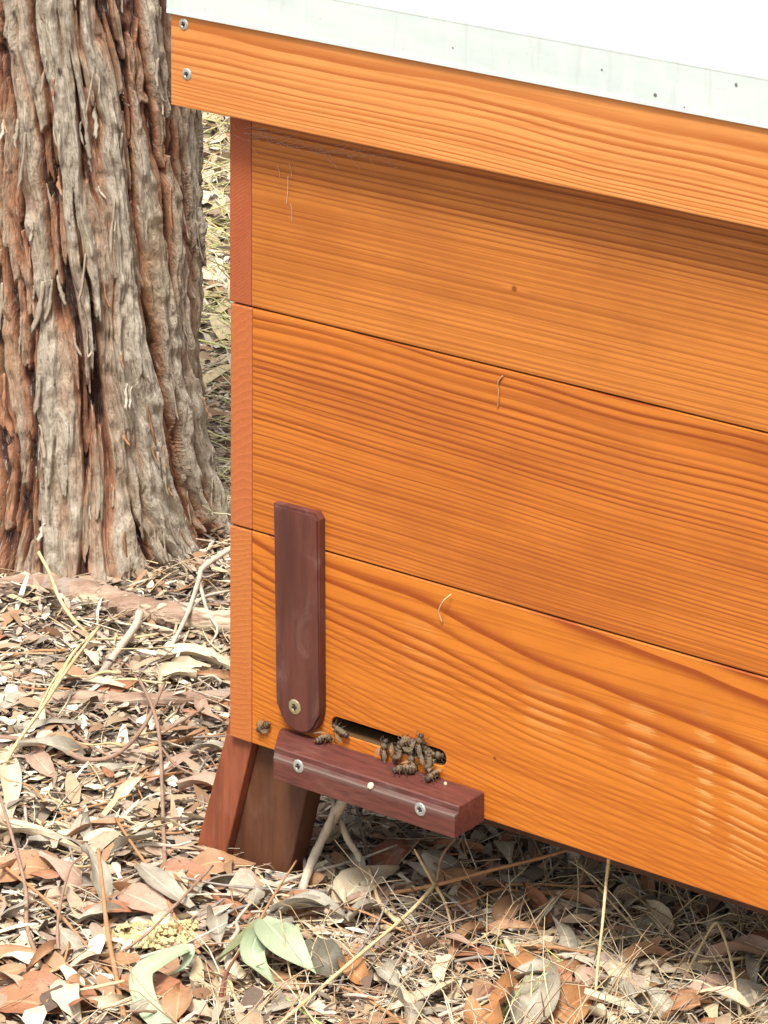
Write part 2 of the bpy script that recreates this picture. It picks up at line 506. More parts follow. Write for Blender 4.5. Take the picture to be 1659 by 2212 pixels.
def build_ground():
    def axis(lo, hi, n, far):
        core = np.linspace(lo, hi, n)
        g = np.cumsum(np.geomspace((hi - lo) / n, 25, 26)); g = g * (far / g[-1])
        return np.concatenate([lo - g[::-1], core, hi + g])
    xs = axis(-1.9, 0.9, 260, 90); ys = axis(-0.6, 2.2, 260, 90)
    X, Y = np.meshgrid(xs, ys, indexing='ij')
    Z = gh(X, Y)
    V = np.stack([X, Y, Z], -1).reshape(-1, 3)
    nx, ny = X.shape
    i = np.arange(nx - 1)[:, None] * ny; j = np.arange(ny - 1)[None, :]
    Fq = np.stack([i + j, i + ny + j, i + ny + j + 1, i + j + 1], -1).reshape(-1, 4)
    o = link('ground', mesh_from('ground', V, Fq, ground_mat(), True))
    tag(o, 'brown soil and leaf mould under the hive and the tree', 'ground', kind='structure')


build_ground()

# ------------------------------------------------------------------ tree
def bark_mat():
    t = NT('stringy_bark', 0.9)
    t.b.inputs['Specular IOR Level'].default_value = 0.2
    h = t.attr('furrow')['Fac']
    u = t.attr('grain')['Fac']
    X, Y, Z = t.sep(t.obj())
    fine = t.noise(t.comb(t.math('MULTIPLY', u, 800), 0.0, t.math('MULTIPLY', Z, 80)), 1.0, 4, 0.7)
    med = t.noise(t.comb(t.math('MULTIPLY', u, 160), 3.0, t.math('MULTIPLY', Z, 14)), 1.0, 4, 0.6)
    patch = t.noise(t.map(t.obj(), (9, 9, 5)), 1.0, 4, 0.6)
    hh = t.math('ADD', h, t.math('MULTIPLY', t.math('SUBTRACT', med, 0.5), 0.30))
    hh = t.math('ADD', hh, t.math('MULTIPLY', t.math('SUBTRACT', patch, 0.5), 0.25))
    c = t.ramp(hh, [(0.08, (0.055, 0.026, 0.022)), (0.18, (0.22, 0.09, 0.05)), (0.29, (0.40, 0.20, 0.11)), (0.40, (0.42, 0.29, 0.20)), (0.54, (0.46, 0.39, 0.30)), (0.95, (0.60, 0.55, 0.45))])
    c = t.mix(t.rng(fine, 0.5, 0.68, 0.0, 0.75), c, (0.12, 0.08, 0.055))
    c = t.mix(t.rng(fine, 0.32, 0.45, 0.75, 0.0), c, (0.60, 0.54, 0.44))
    spk = t.noise(t.map(t.obj(), (260, 260, 150)), 1.0, 4, 0.7)
    c = t.mix(t.rng(spk, 0.54, 0.66, 0.0, 0.55), c, (0.20, 0.14, 0.10))
    c = t.mix(t.math('MULTIPLY', t.rng(spk, 0.46, 0.36, 0.0, 0.5), t.rng(hh, 0.35, 0.6)), c, (0.66, 0.61, 0.51))
    rust = t.noise(t.map(t.obj(), (14, 14, 4), (5, 0, 0)), 1.0, 3, 0.5)
    c = t.mix(t.rng(rust, 0.55, 0.75, 0.0, 0.45), c, (0.42, 0.26, 0.11))
    t.bump(t.math('ADD', t.math('ADD', fine, spk), t.math('MULTIPLY', med, 0.8)), 0.9, 0.003)
    return t.out(c)


M_BARK = bark_mat()
TX, TY, TR = -0.545, 0.437, 0.110
tree = empty('stringybark_tree', (TX, TY, GZ), 'thick stringybark gum trunk with grey shredding bark and rusty furrows', 'tree')
N1, N2, N3, N4, N5 = Noise(21), Noise(22), Noise(23), Noise(24), Noise(25)
CAM_ANG = math.atan2(CAM[1] - TY, CAM[0] - TX)


def bark_field(th, z):
    """th = angle from the camera side, z = height above ground; returns radius, furrow value, grain coordinate"""
    flare = 0.026 * np.exp(-z / 0.05) + 0.012 * np.exp(-z / 0.25)
    butt = (0.5 + 0.5 * np.sin(th * 5 + 0.8)) ** 1.5
    s = th / (2 * math.pi)
    w1 = N1(s * 6, z * 4.2, 6) - 0.5
    w2 = N2(s * 22, z * 9, 22) - 0.5
    w3 = N4(s * 90, z * 40, 90) - 0.5
    lean = 0.10 * np.exp(-z / 0.16)
    u = s + 0.17 * np.minimum(z, 0.7) - lean * 0.5 * np.sin(s * 2 * math.pi - 0.5) + 0.066 * w1 + 0.024 * w2 + 0.0034 * w3
    h = np.zeros_like(z)
    hid = np.zeros_like(z)
    # overlapping fibrous plates, long and narrow, lifting towards their lower ends
    for K, Q, amp, seed, prob in ((22, 1.35, 1.0, 1, 0.95), (29, 2.3, 0.82, 2, 0.8), (46, 5.0, 0.68, 3, 0.65), (88, 11.0, 0.55, 5, 0.6)):
        tab = np.random.default_rng(300 + seed).random((K, 97, 4))
        cu = (u + seed * 0.137) * K
        cu = cu + 0.22 * (N3((s * 30) % 30, z * 16 + seed * 5, 30) - 0.5)
        ci = np.floor(cu).astype(int); lu = cu - ci; ci = ci % K
        cz = z * Q + tab[ci, 0, 0] * 5 + 2
        cj = np.floor(cz).astype(int); lz = cz - cj; cj = cj % 97
        r4 = tab[ci, cj]
        pres = (r4[..., 0] < prob)
        # lz = 1 at the top: plate tapers upward, ragged cut at the bottom
        jag = 0.42 * N5((u * 150 + seed * 9) % 150, z * 3 + seed, 150) * N4((u * 380) % 380, z * 6 + seed, 380)
        half = 0.5 * (0.62 + 0.34 * r4[..., 1]) * np.clip((1.02 - lz) / 0.35, 0, 1) ** 0.5 * np.clip((lz + 0.05) / 0.2, 0.25, 1)
        d = half - np.abs(lu - 0.5 + 0.14 * (r4[..., 2] - 0.5))
        m = np.clip(d / 0.09, 0, 1) ** 0.7 * np.clip((lz - jag) / 0.03, 0, 1)
        hh = amp * (0.45 + 0.55 * r4[..., 3]) * (1.0 - 0.35 * lz) * m * pres
        hh = hh * (1 - 0.25 * (np.abs(lu - 0.5) * 2) ** 2)
        h = np.maximum(h, hh) + 0.18 * np.minimum(h, hh)
    fine = N4((u * 260) % 260, z * 24 + 11, 260) - 0.5
    fine2 = N5((u * 420) % 420, z * 34 + 50, 420) - 0.5
    crk = N3((u * 150) % 150, z * 95 + 50, 150) - 0.5
    flk = N1((u * 70 + z * 20) % 70, z * 42 + 5, 70) - 0.5
    r = TR + flare * (0.35 + 0.65 * butt) + 0.025 * (h - 0.6) + 0.0050 * fine + 0.0040 * fine2 + 0.0040 * crk + 0.0045 * flk
    r = r * (1 - 0.05 * z) + 0.008 * (N3(s * 6, z * 2 + 9, 6) - 0.5)
    return r, np.clip(0.08 + 0.72 * h + 0.12 * fine + 0.10 * flk, 0, 1), u


def build_trunk():
    half = math.radians(112)
    th = np.concatenate([np.linspace(-half, half, 760, endpoint=False), np.linspace(half, 2 * math.pi - half, 60, endpoint=False)])
    z = np.concatenate([np.linspace(-0.03, 0.62, 640), np.linspace(0.63, 4.2, 60)])
    T, Z = np.meshgrid(th, z, indexing='xy')
    R, fv, u = bark_field(T, np.maximum(Z, 0))
    ang = CAM_ANG + T
    V = np.stack([R * np.cos(ang) + 0.02 * Z * 0, R * np.sin(ang), Z], -1).reshape(-1, 3)
    nz, nt = T.shape
    i = np.arange(nz - 1)[:, None] * nt; j = np.arange(nt)[None, :]; j2 = (j + 1) % nt
    Fq = np.stack([i + j, i + j2, i + nt + j2, i + nt + j], -1).reshape(-1, 4)
    me = mesh_from('trunk', V, Fq, M_BARK, True)
    for nm, arr in (('furrow', fv), ('grain', u)):
        at = me.attributes.new(nm, 'FLOAT', 'POINT')
        at.data.foreach_set('value', arr.astype(np.float32).ravel())
    link('trunk', me, tree)


build_trunk()
M_STRIP = [bark_bits('bark_strip_grey', ((0.30, 0.24, 0.18), (0.42, 0.36, 0.28), (0.3, 0.2, 0.14)), 0.9, 90),
           bark_bits('bark_strip_rust', ((0.34, 0.15, 0.08), (0.45, 0.25, 0.14), (0.2, 0.09, 0.05)), 0.9, 90),
           bark_bits('bark_strip_pale', ((0.55, 0.50, 0.40), (0.68, 0.63, 0.53), (0.5, 0.4, 0.3)), 0.9, 90)]


def strip_mesh(mat, L, W, lift, sideb, seed):
    """a fibrous flake: attached along its upper part, its frayed end lifts off"""
    rr = np.random.default_rng(seed)
    n = 9
    t = np.linspace(0, 1, n)
    w = W * (0.25 + 0.75 * np.sin(math.pi * (0.05 + 0.75 * t)) ** 0.8) * (1 + rr.normal(0, 0.22, n))
    w[-1] *= 0.15
    cx = sideb * t ** 2 + np.cumsum(rr.normal(0, W * 0.10, n))
    out = 0.0002 + lift * t ** 2.3
    V = []
    for i in range(n):
        V += [(cx[i] - w[i] / 2, out[i], -L * t[i]), (cx[i], out[i] + 0.0006, -L * t[i]), (cx[i] + w[i] / 2, out[i] + rr.normal(0, 0.0006), -L * t[i]), (cx[i], out[i] - 0.0006, -L * t[i])]
    F_ = []
    for i in range(n - 1):
        for j in range(4):
            F_.append((i * 4 + j, i * 4 + (j + 1) % 4, i * 4 + 4 + (j + 1) % 4, i * 4 + 4 + j))
    F_ += [(3, 2, 1, 0), (4 * n - 4, 4 * n - 3, 4 * n - 2, 4 * n - 1)]
    return mesh_from('bark_strip', V, F_, mat, True)


smesh = []
for k in range(18):
    smesh.append(strip_mesh(M_STRIP[(0, 0, 1, 0, 0, 1, 0, 2, 0)[k % 9]], random.uniform(0.014, 0.045), random.uniform(0.0016, 0.0045), random.uniform(0.0005, 0.006), random.uniform(-0.006, 0.009), 100 + k))
for k in range(170):
    th = random.uniform(-1.65, 1.65); z = random.uniform(0.02, 0.56)
    rr_, fv, _ = bark_field(np.array([th]), np.array([z]))
    a = CAM_ANG + th
    s = bpy.data.objects.new('bark_strip', random.choice(smesh))
    col.objects.link(s); s.parent = tree
    s.location = ((rr_[0] + 0.0015) * math.cos(a), (rr_[0] + 0.0015) * math.sin(a), z)
    s.rotation_euler = (random.uniform(-0.08, 0.1), random.gauss(0, 0.10), a - math.pi / 2)
    s.scale = (random.uniform(0.7, 1.4), 1, random.uniform(0.6, 1.3))

# ------------------------------------------------------------------ hive stand
HX, HD, BT = 0.60, 0.40, 0.0215     # hive width, depth, board thickness


def make_stand():
    st = empty('hive_stand', (0, 0, GZ), 'low red-brown timber stand with splayed legs under the hive', 'stand')
    dz = -GZ
    k = 0
    for sx in (0, 1):
        for sy in (0, 1):
            def mp(x, y, z):
                if sx: x = HX - x
                if sy: y = HD - y
                return (x, y, z + dz)
            bm = bmesh.new()
            # narrow board whose edge shows beside the corner
            zb = GZ - 0.012
            a = [(-0.0415, 0.001, zb), (-0.0115, 0.001, zb), (-0.0115, 0.075, zb), (-0.0415, 0.075, zb),
                 (-0.0072, 0.005, 0.012), (-0.0004, 0.005, 0.012), (-0.0004, 0.075, 0.012), (-0.0072, 0.075, 0.012)]
            a[4] = (-0.0080, 0.005, -0.0006); a[5] = (0.0185, 0.005, -0.0006); a[6] = (0.0185, 0.075, -0.0006); a[7] = (-0.0080, 0.075, -0.0006)
            pts = [mp(*p) for p in a]
            hexa(bm, pts, 0.0012, 2)
            bm_to('leg', bm, M_LEG, st)
            bm = bmesh.new()
            a = [(-0.0110, 0.009, zb), (0.046, 0.009, zb), (0.046, 0.031, zb), (-0.0110, 0.031, zb),
                 (0.0190, 0.013, -0.0006), (0.074, 0.013, -0.0006), (0.074, 0.035, -0.0006), (0.0190, 0.035, -0.0006)]
            hexa(bm, [mp(*p) for p in a], 0.0016, 2)
            bm_to('leg_brace', bm, M_LEG_SHADE, st)
    # outer cheek that the leg is screwed to, beside the box corner
    bm = bmesh.new()
    hexa(bm, [(-0.0080, 0.0052, dz - 0.002), (-0.0004, 0.006, dz - 0.002), (-0.0004, 0.07, dz - 0.002), (-0.0080, 0.07, dz - 0.002),
              (-0.0008, 0.0052, dz + 0.025), (-0.0004, 0.0052, dz + 0.025), (-0.0004, 0.07, dz + 0.025), (-0.0008, 0.07, dz + 0.025)])
    bm_to('leg_cheek', bm, M_LEG, st)
    boxobj('rail', M_LEG_SHADE, st, 0.09, HX - 0.09, 0.05, 0.075, dz - 0.03, dz - 0.001)
    boxobj('rail', M_LEG_SHADE, st, 0.09, HX - 0.09, HD - 0.075, HD - 0.05, dz - 0.03, dz - 0.001)
    return st


make_stand()

# ------------------------------------------------------------------ hive boxes
ENT = dict(x0=0.1005, x1=0.2095, z0=0.0300, z1=0.0420)


def front_with_slot(name, x0, x1, y0, y1, z0, z1, mat, parent):
    """front board with the long rounded entrance slot cut through it"""
    outer = [(x0, z0), (x1, z0), (x1, z1), (x0, z1)]
    r = (ENT['z1'] - ENT['z0']) / 2
    cz = (ENT['z1'] + ENT['z0']) / 2
    inner = [(ENT['x0'] + r + r * math.cos(a), cz + r * math.sin(a)) for a in np.linspace(math.pi / 2, 3 * math.pi / 2, 11)] + \
            [(ENT['x1'] - r + r * math.cos(a), cz + r * math.sin(a)) for a in np.linspace(-math.pi / 2, math.pi / 2, 11)]
    bm = bmesh.new()
    n = len(inner)
    b = 0.0009
    rings = []
    for (y, grow) in ((y0, 0.0007), (y0 + 0.0007, 0.0), (y1, 0.0)):
        rings.append([bm.verts.new((p[0] + (0 if not grow else grow * np.sign(p[0] - (ENT['x0'] + ENT['x1']) / 2) * 0.6), y, p[1] + grow * np.sign(p[1] - cz))) for p in inner])
    for a, c in ((0, 1), (1, 2)):
        for i in range(n):
            bm.faces.new((rings[a][i], rings[a][(i + 1) % n], rings[c][(i + 1) % n], rings[c][i]))
    of = [bm.verts.new((p[0] + (b if p[0] == x0 else -b), y0, p[1] + (b if p[1] == z0 else -b))) for p in outer]
    om = [bm.verts.new((p[0], y0 + b, p[1])) for p in outer]
    ob = [bm.verts.new((p[0], y1, p[1])) for p in outer]
    for A, B in ((of, om), (om, ob)):
        for i in range(4):
            bm.faces.new((A[i], A[(i + 1) % 4], B[(i + 1) % 4], B[i]))
    for ring, o in ((rings[0], of), (rings[2], ob)):
        edges = [bm.edges.get((ring[i], ring[(i + 1) % n])) for i in range(n)] + [bm.edges.get((o[i], o[(i + 1) % 4])) for i in range(4)]
        bmesh.ops.triangle_fill(bm, use_beauty=True, edges=edges)
    o = bm_to(name, bm, mat, parent)
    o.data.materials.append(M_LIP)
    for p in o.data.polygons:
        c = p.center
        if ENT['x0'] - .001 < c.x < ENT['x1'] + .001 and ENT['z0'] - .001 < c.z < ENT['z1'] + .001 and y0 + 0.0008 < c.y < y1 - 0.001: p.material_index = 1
    return o


def hive_box(z0, z1, fm, sm, label, slot=False, dx=0.0, dy=0.0):
    g = 0.0007
    b = empty('hive_box', (0, 0, 0), label, 'beehive box', 'stacked timber boxes of the beehive')
    args = (BT + 0.0003 + dx, HX - BT - 0.0003 + dx, dy, BT + dy, z0 + g, z1 - g)
    if slot: front_with_slot('front_board', *args, fm, b)
    else: boxobj('front_board', fm, b, *args, bevel=0.0009)
    boxobj('side_board', sm, b, dx, BT + dx, dy - 0.0002, HD + dy, z0 + g, z1 - g, bevel=0.0010)
    boxobj('side_board', sm, b, HX - BT + dx, HX + dx, dy - 0.0002, HD + dy, z0 + g, z1 - g, bevel=0.0010)
    boxobj('back_board', fm, b, BT + 0.0003 + dx, HX - BT - 0.0003 + dx, HD - BT + dy, HD + dy, z0 + g, z1 - g, bevel=0.0009)
    return b


b_low = hive_box(0.0, 0.1667, M_LOW, M_SIDE3, 'lowest beehive box with the entrance slot, latch and landing block', True)
b_mid = hive_box(0.1667, 0.3402, M_MID, M_SIDE2, 'middle beehive box, plain orange pine, joint behind the latch top', False, 0.0005, 0.0)
b_top = hive_box(0.3402, 0.5100, M_TOP, M_SIDE1, 'uppermost beehive box, shaded along its top by the roof fascia', False, -0.0007, 0.0003)
boxobj('floor_board', M_DARK, b_low, BT + 0.001, HX - BT - 0.001, BT + 0.001, HD - BT - 0.001, 0.0015, 0.014)  # floor coloured near-black so the inside of the slot looks dark
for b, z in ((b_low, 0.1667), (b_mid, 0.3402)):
    boxobj('joint_shade_strip', M_DARK, b, BT - 0.004, HX - BT + 0.004, 0.006, 0.0085, z - 0.003, z + 0.003, bevel=0)  # near-black strip painting the shade in the gap between boxes
# near-black sheet put in to paint the interior darkness behind the slot
boxobj('slot_darkness_sheet', M_DARK, b_low, BT + 0.002, HX - BT - 0.002, 0.075, 0.08, 0.0145, 0.16, bevel=0)


def screw(parent, p, r, mat, facing=(0, -1, 0)):
    """pan head with a cross recess painted as dark bars, axis along facing"""
    bm = bmesh.new()
    n = 20
    prof = [(r, 0.0), (r, -0.0006), (r * 0.86, -0.0011), (r * 0.5, -0.0014)]
    rings = [[bm.verts.new((q * math.cos(a), y, q * math.sin(a))) for a in np.linspace(0, 2 * math.pi, n, endpoint=False)] for q, y in prof]
    for A, B in zip(rings, rings[1:]):
        for i in range(n): bm.faces.new((A[i], A[(i + 1) % n], B[(i + 1) % n], B[i]))
    inner = [bm.verts.new((r * 0.30 * math.cos(a), -0.0007, r * 0.30 * math.sin(a))) for a in np.linspace(0, 2 * math.pi, n, endpoint=False)]
    for i in range(n): bm.faces.new((rings[-1][i], rings[-1][(i + 1) % n], inner[(i + 1) % n], inner[i]))
    bm.faces.new(inner)
    o = bm_to('screw', bm, mat, parent)
    o.location = p
    o.rotation_euler = (0, random.uniform(0, 1.5), 0)
    for q in (0, 1):
        bm = bmesh.new()
        w, l = r * 0.10, r * 0.42
        if q: box(bm, -w, w, -0.00148, -0.0006, -l, l)
        else: box(bm, -l, l, -0.00146, -0.0006, -w, w)
        s = bm_to('recess_shade_bar', bm, M_DARK, o)  # black bars paint the shade of the cross recess
    return o


# latch: thin board with rounded lower end, pivoting on one screw
def make_latch():
    y1, y0 = -0.0003, -0.0088
    def P(px, py, y=None): q = F(px, py, y0 if y is None else y); return (q[0], q[2])
    tl, tr = P(588, 1088), P(702, 1102, y1)
    bl, br = P(597, 1508), P(704, 1520, y1)
    bz = P(650, 1586)[1]
    cx_ = (bl[0] + br[0]) / 2; hw = (br[0] - bl[0]) / 2
    pts = [tl]
    for a in np.linspace(math.pi, 2 * math.pi, 15):
        zc = min(bl[1], br[1]) if False else (bl[1] + br[1]) / 2
        pts.append((cx_ + hw * math.copysign(abs(math.cos(a)) ** 0.8, math.cos(a)), zc + (zc - bz) * math.sin(a)))
    pts += [(tr[0], tr[1] + 0.0), (tr[0] - 0.004, tl[1] + 0.0008)]
    pts[-2] = (tr[0], tl[1] - 0.0035)
    bm = bmesh.new()
    vf = [bm.verts.new((x, y0, z)) for x, z in pts]
    vb = [bm.verts.new((x, y1, z)) for x, z in pts]
    bm.faces.new(vf); bm.faces.new(vb[::-1])
    n = len(pts)
    for i in range(n): bm.faces.new((vf[i], vb[i], vb[(i + 1) % n], vf[(i + 1) % n]))
    fe = [e for e in bm.edges if e.verts[0] in vf and e.verts[1] in vf]
    bmesh.ops.bevel(bm, geom=fe, offset=0.0019, segments=2, affect='EDGES')
    o = bm_to('latch', bm, M_LATCH, b_low)
    o['label'] = 'dark red-brown closing latch standing upright over the joint'
    q = F(637, 1527, y0)
    screw(o, (q[0], y0 + 0.0002, q[2]), 0.0058, M_BRASS)
    return o


make_latch()


def make_block():
    xr = F(1047, 1707)[0]; xl = F(591, 1640, -0.0375)[0]; xb = F(614, 1585)[0]
    z1, z0, yb, yf = 0.0215, -0.0010, -0.0004, -0.0375
    bm = bmesh.new()
    vs = [(xl, yf), (xr, yf), (xr, yb), (xb, yb), (xb, yb - 0.006)]
    vb = [bm.verts.new((x, y, z0)) for x, y in vs]; vt = [bm.verts.new((x, y, z1)) for x, y in vs]
    bm.faces.new(vb[::-1]); bm.faces.new(vt)
    for i in range(5): bm.faces.new((vb[i], vb[(i + 1) % 5], vt[(i + 1) % 5], vt[i]))
    e = [e for e in bm.edges if {e.verts[0], e.verts[1]} == {vt[0], vt[1]}]
    bmesh.ops.bevel(bm, geom=e, offset=0.0052, segments=4, affect='EDGES')
    e = [e for e in bm.edges if e.calc_length() > 0.02]
    bmesh.ops.bevel(bm, geom=e, offset=0.0008, segments=1, affect='EDGES')
    o = bm_to('landing_block', bm, M_BLOCK, b_low)
    o['label'] = 'dark stained landing block below the entrance slot'
    for px, py in ((645, 1655), (908, 1748)):
        q = F(px, py, yf)
        screw(o, (q[0], yf + 0.0002, q[2]), 0.0050, M_SCREW)


make_block()

# ------------------------------------------------------------------ roof
def make_roof():
    ox, oy = 0.0381, 0.0265
    zb, zt = 0.4936, 0.5658
    r = empty('hive_roof', (0, 0, 0), 'beehive roof with pine fascia under a pale painted metal sheet', 'roof')
    th = 0.019
    top = zt + 0.031
    xr, yb = HX + ox, HD + oy
    boxobj('fascia_board', M_FASCIA, r, -ox, xr, -oy, -oy + th, zb, top, bevel=0.0011)
    boxobj('fascia_board', M_FASCIA, r, -ox, xr, yb - th, yb, zb, top, bevel=0.0011)
    boxobj('fascia_board', M_SIDE3, r, -ox + 0.0004, -ox + th, -oy + th + 0.0004, yb - th - 0.0004, zb, top, bevel=0.0011)
    boxobj('fascia_board', M_SIDE3, r, xr - th, xr - 0.0004, -oy + th + 0.0004, yb - th - 0.0004, zb, top, bevel=0.0011)
    boxobj('inner_cover', M_FASCIA, r, -ox + th + 0.001, xr - th - 0.001, -oy + th + 0.001, yb - th - 0.001, 0.511, 0.520)
    # folded metal sheet: flat top with a turned-down lip on each side
    t, p = 0.0008, 0.0022
    bm = bmesh.new()
    x0, x1, y0, y1, zl, zh = -ox - p, xr + p, -oy - p, yb + p, zt, zt + 0.0345
    N = 60
    # top and front lip with slight hand-folded waviness
    box(bm, x0, x1, y0, y1, zh - t, zh, 0.0012, 3)
    me_top = bm_to('roof_sheet', bm, M_METAL, r)
    for (a, b, c, d) in ((x0, x1, y0, y0 + t), (x0, x1, y1 - t, y1), (x0, x0 + t, y0 + t, y1 - t), (x1 - t, x1, y0 + t, y1 - t)):
        bm = bmesh.new()
        box(bm, a, b, c, d, zl, zh - t * 1.0 - 0.0002)
        # hemmed lower edge
        q = bm_to('roof_lip', bm, M_METAL, me_top)
    bm = bmesh.new()
    box(bm, x0, x1, y0 - 0.0006, y0 - 0.0001, zl - 0.0002, zl + 0.0028, 0.0002, 1)
    bm_to('hem', bm, M_METAL, me_top)
    for px, py in ((397, 52), (404, 160)):
        q = F(px, py, -oy)
        screw(r, (q[0], -oy + 0.0002, q[2]), 0.0046, M_SCREW)
    # specks of dirt and bird lime on the sheet
    sm = NT('dirt_speck', 0.9).out((0.16, 0.15, 0.12))
    for i, (px, py, rr) in enumerate(((1415, 205, 0.0016), (1590, 183, 0.0014), (978, 103, 0.0008), (1300, 150, 0.0008), (1478, 232, 0.0008))):
        q = F(px, py, y0 - 0.0004)
        if not (zl < q[2] < zh): continue
        bm = bmesh.new()
        bmesh.ops.create_icosphere(bm, subdivisions=1, radius=rr)
        for v in bm.verts: v.co.y *= 0.25; v.co *= random.uniform(0.7, 1.2)
        s = bm_to('dirt_speck', bm, sm, me_top); s.location = q
    return r


make_roof()

# ------------------------------------------------------------------ leaves
L_TAN = leafmat('leaf_tan', (0.44, 0.25, 0.13), (0.34, 0.175, 0.085))
L_RUST = leafmat('leaf_russet', (0.42, 0.19, 0.095), (0.30, 0.125, 0.062))
L_PINK = leafmat('leaf_pinkish', (0.50, 0.34, 0.25), (0.38, 0.235, 0.165))
L_CREAM = leafmat('leaf_cream', (0.70, 0.60, 0.43), (0.56, 0.45, 0.30), (0.3, 0.2, 0.12))
L_GREY = leafmat('leaf_grey', (0.42, 0.38, 0.29), (0.29, 0.25, 0.19))
L_GREEN = leafmat('leaf_sage', (0.40, 0.47, 0.31), (0.33, 0.41, 0.25), (0.35, 0.33, 0.18), 0.5)
L_OLIVE = leafmat('leaf_olive', (0.21, 0.22, 0.10), (0.15, 0.17, 0.075), (0.3, 0.2, 0.08), 0.5)
L_DARK = leafmat('leaf_dark_grey_green', (0.19, 0.17, 0.12), (0.13, 0.125, 0.09))
L_ORANGE = leafmat('leaf_orange', (0.44, 0.215, 0.085), (0.33, 0.145, 0.055))
T_WHITE = bark_bits('twig_bleached', ((0.50, 0.43, 0.34), (0.64, 0.57, 0.46), (0.44, 0.34, 0.26)), 0.8, 60)
T_BROWN = bark_bits('twig_brown', ((0.30, 0.195, 0.13), (0.40, 0.27, 0.19), (0.26, 0.14, 0.10)), 0.8, 60)


def branch_mat():
    t = NT('peeling_branch', 0.75)
    v = t.map(t.obj(), (1, 1, 1), (0, 0, 0), (0, 0, -0.645))
    a = t.noise(t.map(v, (9, 70, 70)), 1.0, 5, 0.65)
    b = t.noise(t.map(v, (40, 500, 500)), 1.0, 4, 0.65)
    p = t.noise(t.map(v, (16, 45, 45), (3, 0, 0)), 1.0, 3, 0.5)
    c = t.mix(t.rng(a, 0.35, 0.62), (0.30, 0.185, 0.125), (0.48, 0.34, 0.245))
    c = t.mix(t.rng(p, 0.54, 0.60), c, (0.66, 0.54, 0.38))
    c = t.mix(t.rng(p, 0.40, 0.33, 0.0, 0.8), c, (0.34, 0.28, 0.23))
    c = t.mix(t.rng(b, 0.5, 0.7, 0.0, 0.5), c, (0.16, 0.09, 0.06))
    t.bump(t.math('ADD', b, t.math('MULTIPLY', t.rng(p, 0.52, 0.58), 1.2)), 0.9, 0.0022)
    return t.out(c)


T_PINK = branch_mat()
T_GREY = bark_bits('twig_grey', ((0.27, 0.24, 0.21), (0.38, 0.33, 0.29), (0.2, 0.16, 0.13)), 0.8, 60)
T_RED = bark_bits('twig_red_brown', ((0.22, 0.085, 0.055), (0.16, 0.065, 0.045), (0.3, 0.13, 0.08)), 0.6, 60)
T_STRAW = bark_bits('straw', ((0.58, 0.45, 0.23), (0.68, 0.56, 0.33), (0.52, 0.36, 0.18)), 0.6, 60)
T_ORANGE = bark_bits('stem_orange', ((0.42, 0.22, 0.10), (0.50, 0.28, 0.14), (0.36, 0.17, 0.08)), 0.6, 60)
T_GREEN = bark_bits('stem_green', ((0.36, 0.46, 0.12), (0.45, 0.55, 0.18), (0.3, 0.36, 0.12)), 0.5, 60)
B_CREAM = bark_bits('bark_slab_cream', ((0.58, 0.50, 0.37), (0.66, 0.60, 0.48), (0.5, 0.36, 0.24)), 0.75, 40)


def leaf_vf(path, W, N, cup=0.15, n=13, m=5, blunt=0.75, tw=0.0, wav=0.0, seed=0, ragged=0.0):
    """blade along a path; N = blade normal; cup folds the halves up"""
    rr = np.random.default_rng(seed)
    path = smooth_path(path, n)
    T = np.gradient(path, axis=0); T /= np.linalg.norm(T, axis=1)[:, None]
    V = []; UV = []
    N = np.asarray(N, float)
    for i in range(n):
        t = i / (n - 1)
        S = np.cross(N, T[i]); S /= np.linalg.norm(S) + 1e-9
        Nn = np.cross(T[i], S)
        a = tw * (t - 0.5)
        S2 = S * math.cos(a) + Nn * math.sin(a); N2_ = -S * math.sin(a) + Nn * math.cos(a)
        w = W * max(0.04, math.sin(math.pi * min(1, (0.03 + 0.97 * t)) ** blunt)) * 0.5
        wl = w * (1 + rr.normal(0, ragged)); wr = w * (1 + rr.normal(0, ragged))
        wv = wav * W * math.sin(t * 9 + seed)
        for j in range(m):
            s = j / (m - 1) * 2 - 1
            V.append(path[i] + S2 * (wl if s < 0 else wr) * s + N2_ * (cup * W * (s * s) * 1.0 + wv * s))
            UV.append((t, j / (m - 1)))
    F_ = []
    for i in range(n - 1):
        for j in range(m - 1):
            a = i * m + j
            F_.append((a, a + 1, a + m + 1, a + m))
    return V, F_, UV


def leaf_obj(name, vf, mat, parent=None, thick=0.00035):
    V, F_, UV = vf
    V = np.array(V); nv = len(V)
    me = mesh_from(name, V, F_, mat, True)
    uv = me.uv_layers.new(name='UVMap')
    li = np.empty(len(me.loops), dtype=np.int32); me.loops.foreach_get('vertex_index', li)
    uv.data.foreach_set('uv', np.array(UV, dtype=np.float32)[li].ravel())
    o = link(name, me, parent)
    return o


def key_leaf(pts, W, mat, label, N=(0, 0, 1), cup=0.12, tw=0.0, wav=0.03, blunt=0.75, seed=1, stalk=True, ragged=0.04, name='fallen_leaf', cat='leaf', stalkmat=None):
    P = [G(*p) for p in pts]
    o = leaf_obj(name, leaf_vf(P, W, N, cup, 19, 7, blunt, tw, wav, seed, ragged), mat)
    tag(o, label, cat, 'fallen leaves around the hive')
    if stalk:
        d = P[0] - P[1]; d /= np.linalg.norm(d)
        tube('leaf_stalk', [P[0] + (P[1] - P[0]) * 0.05, P[0] + d * 0.006, P[0] + d * 0.013 + np.array([0, 0, -0.002])], 0.0007, 0.0009, stalkmat or T_ORANGE, o, 5)
    return o


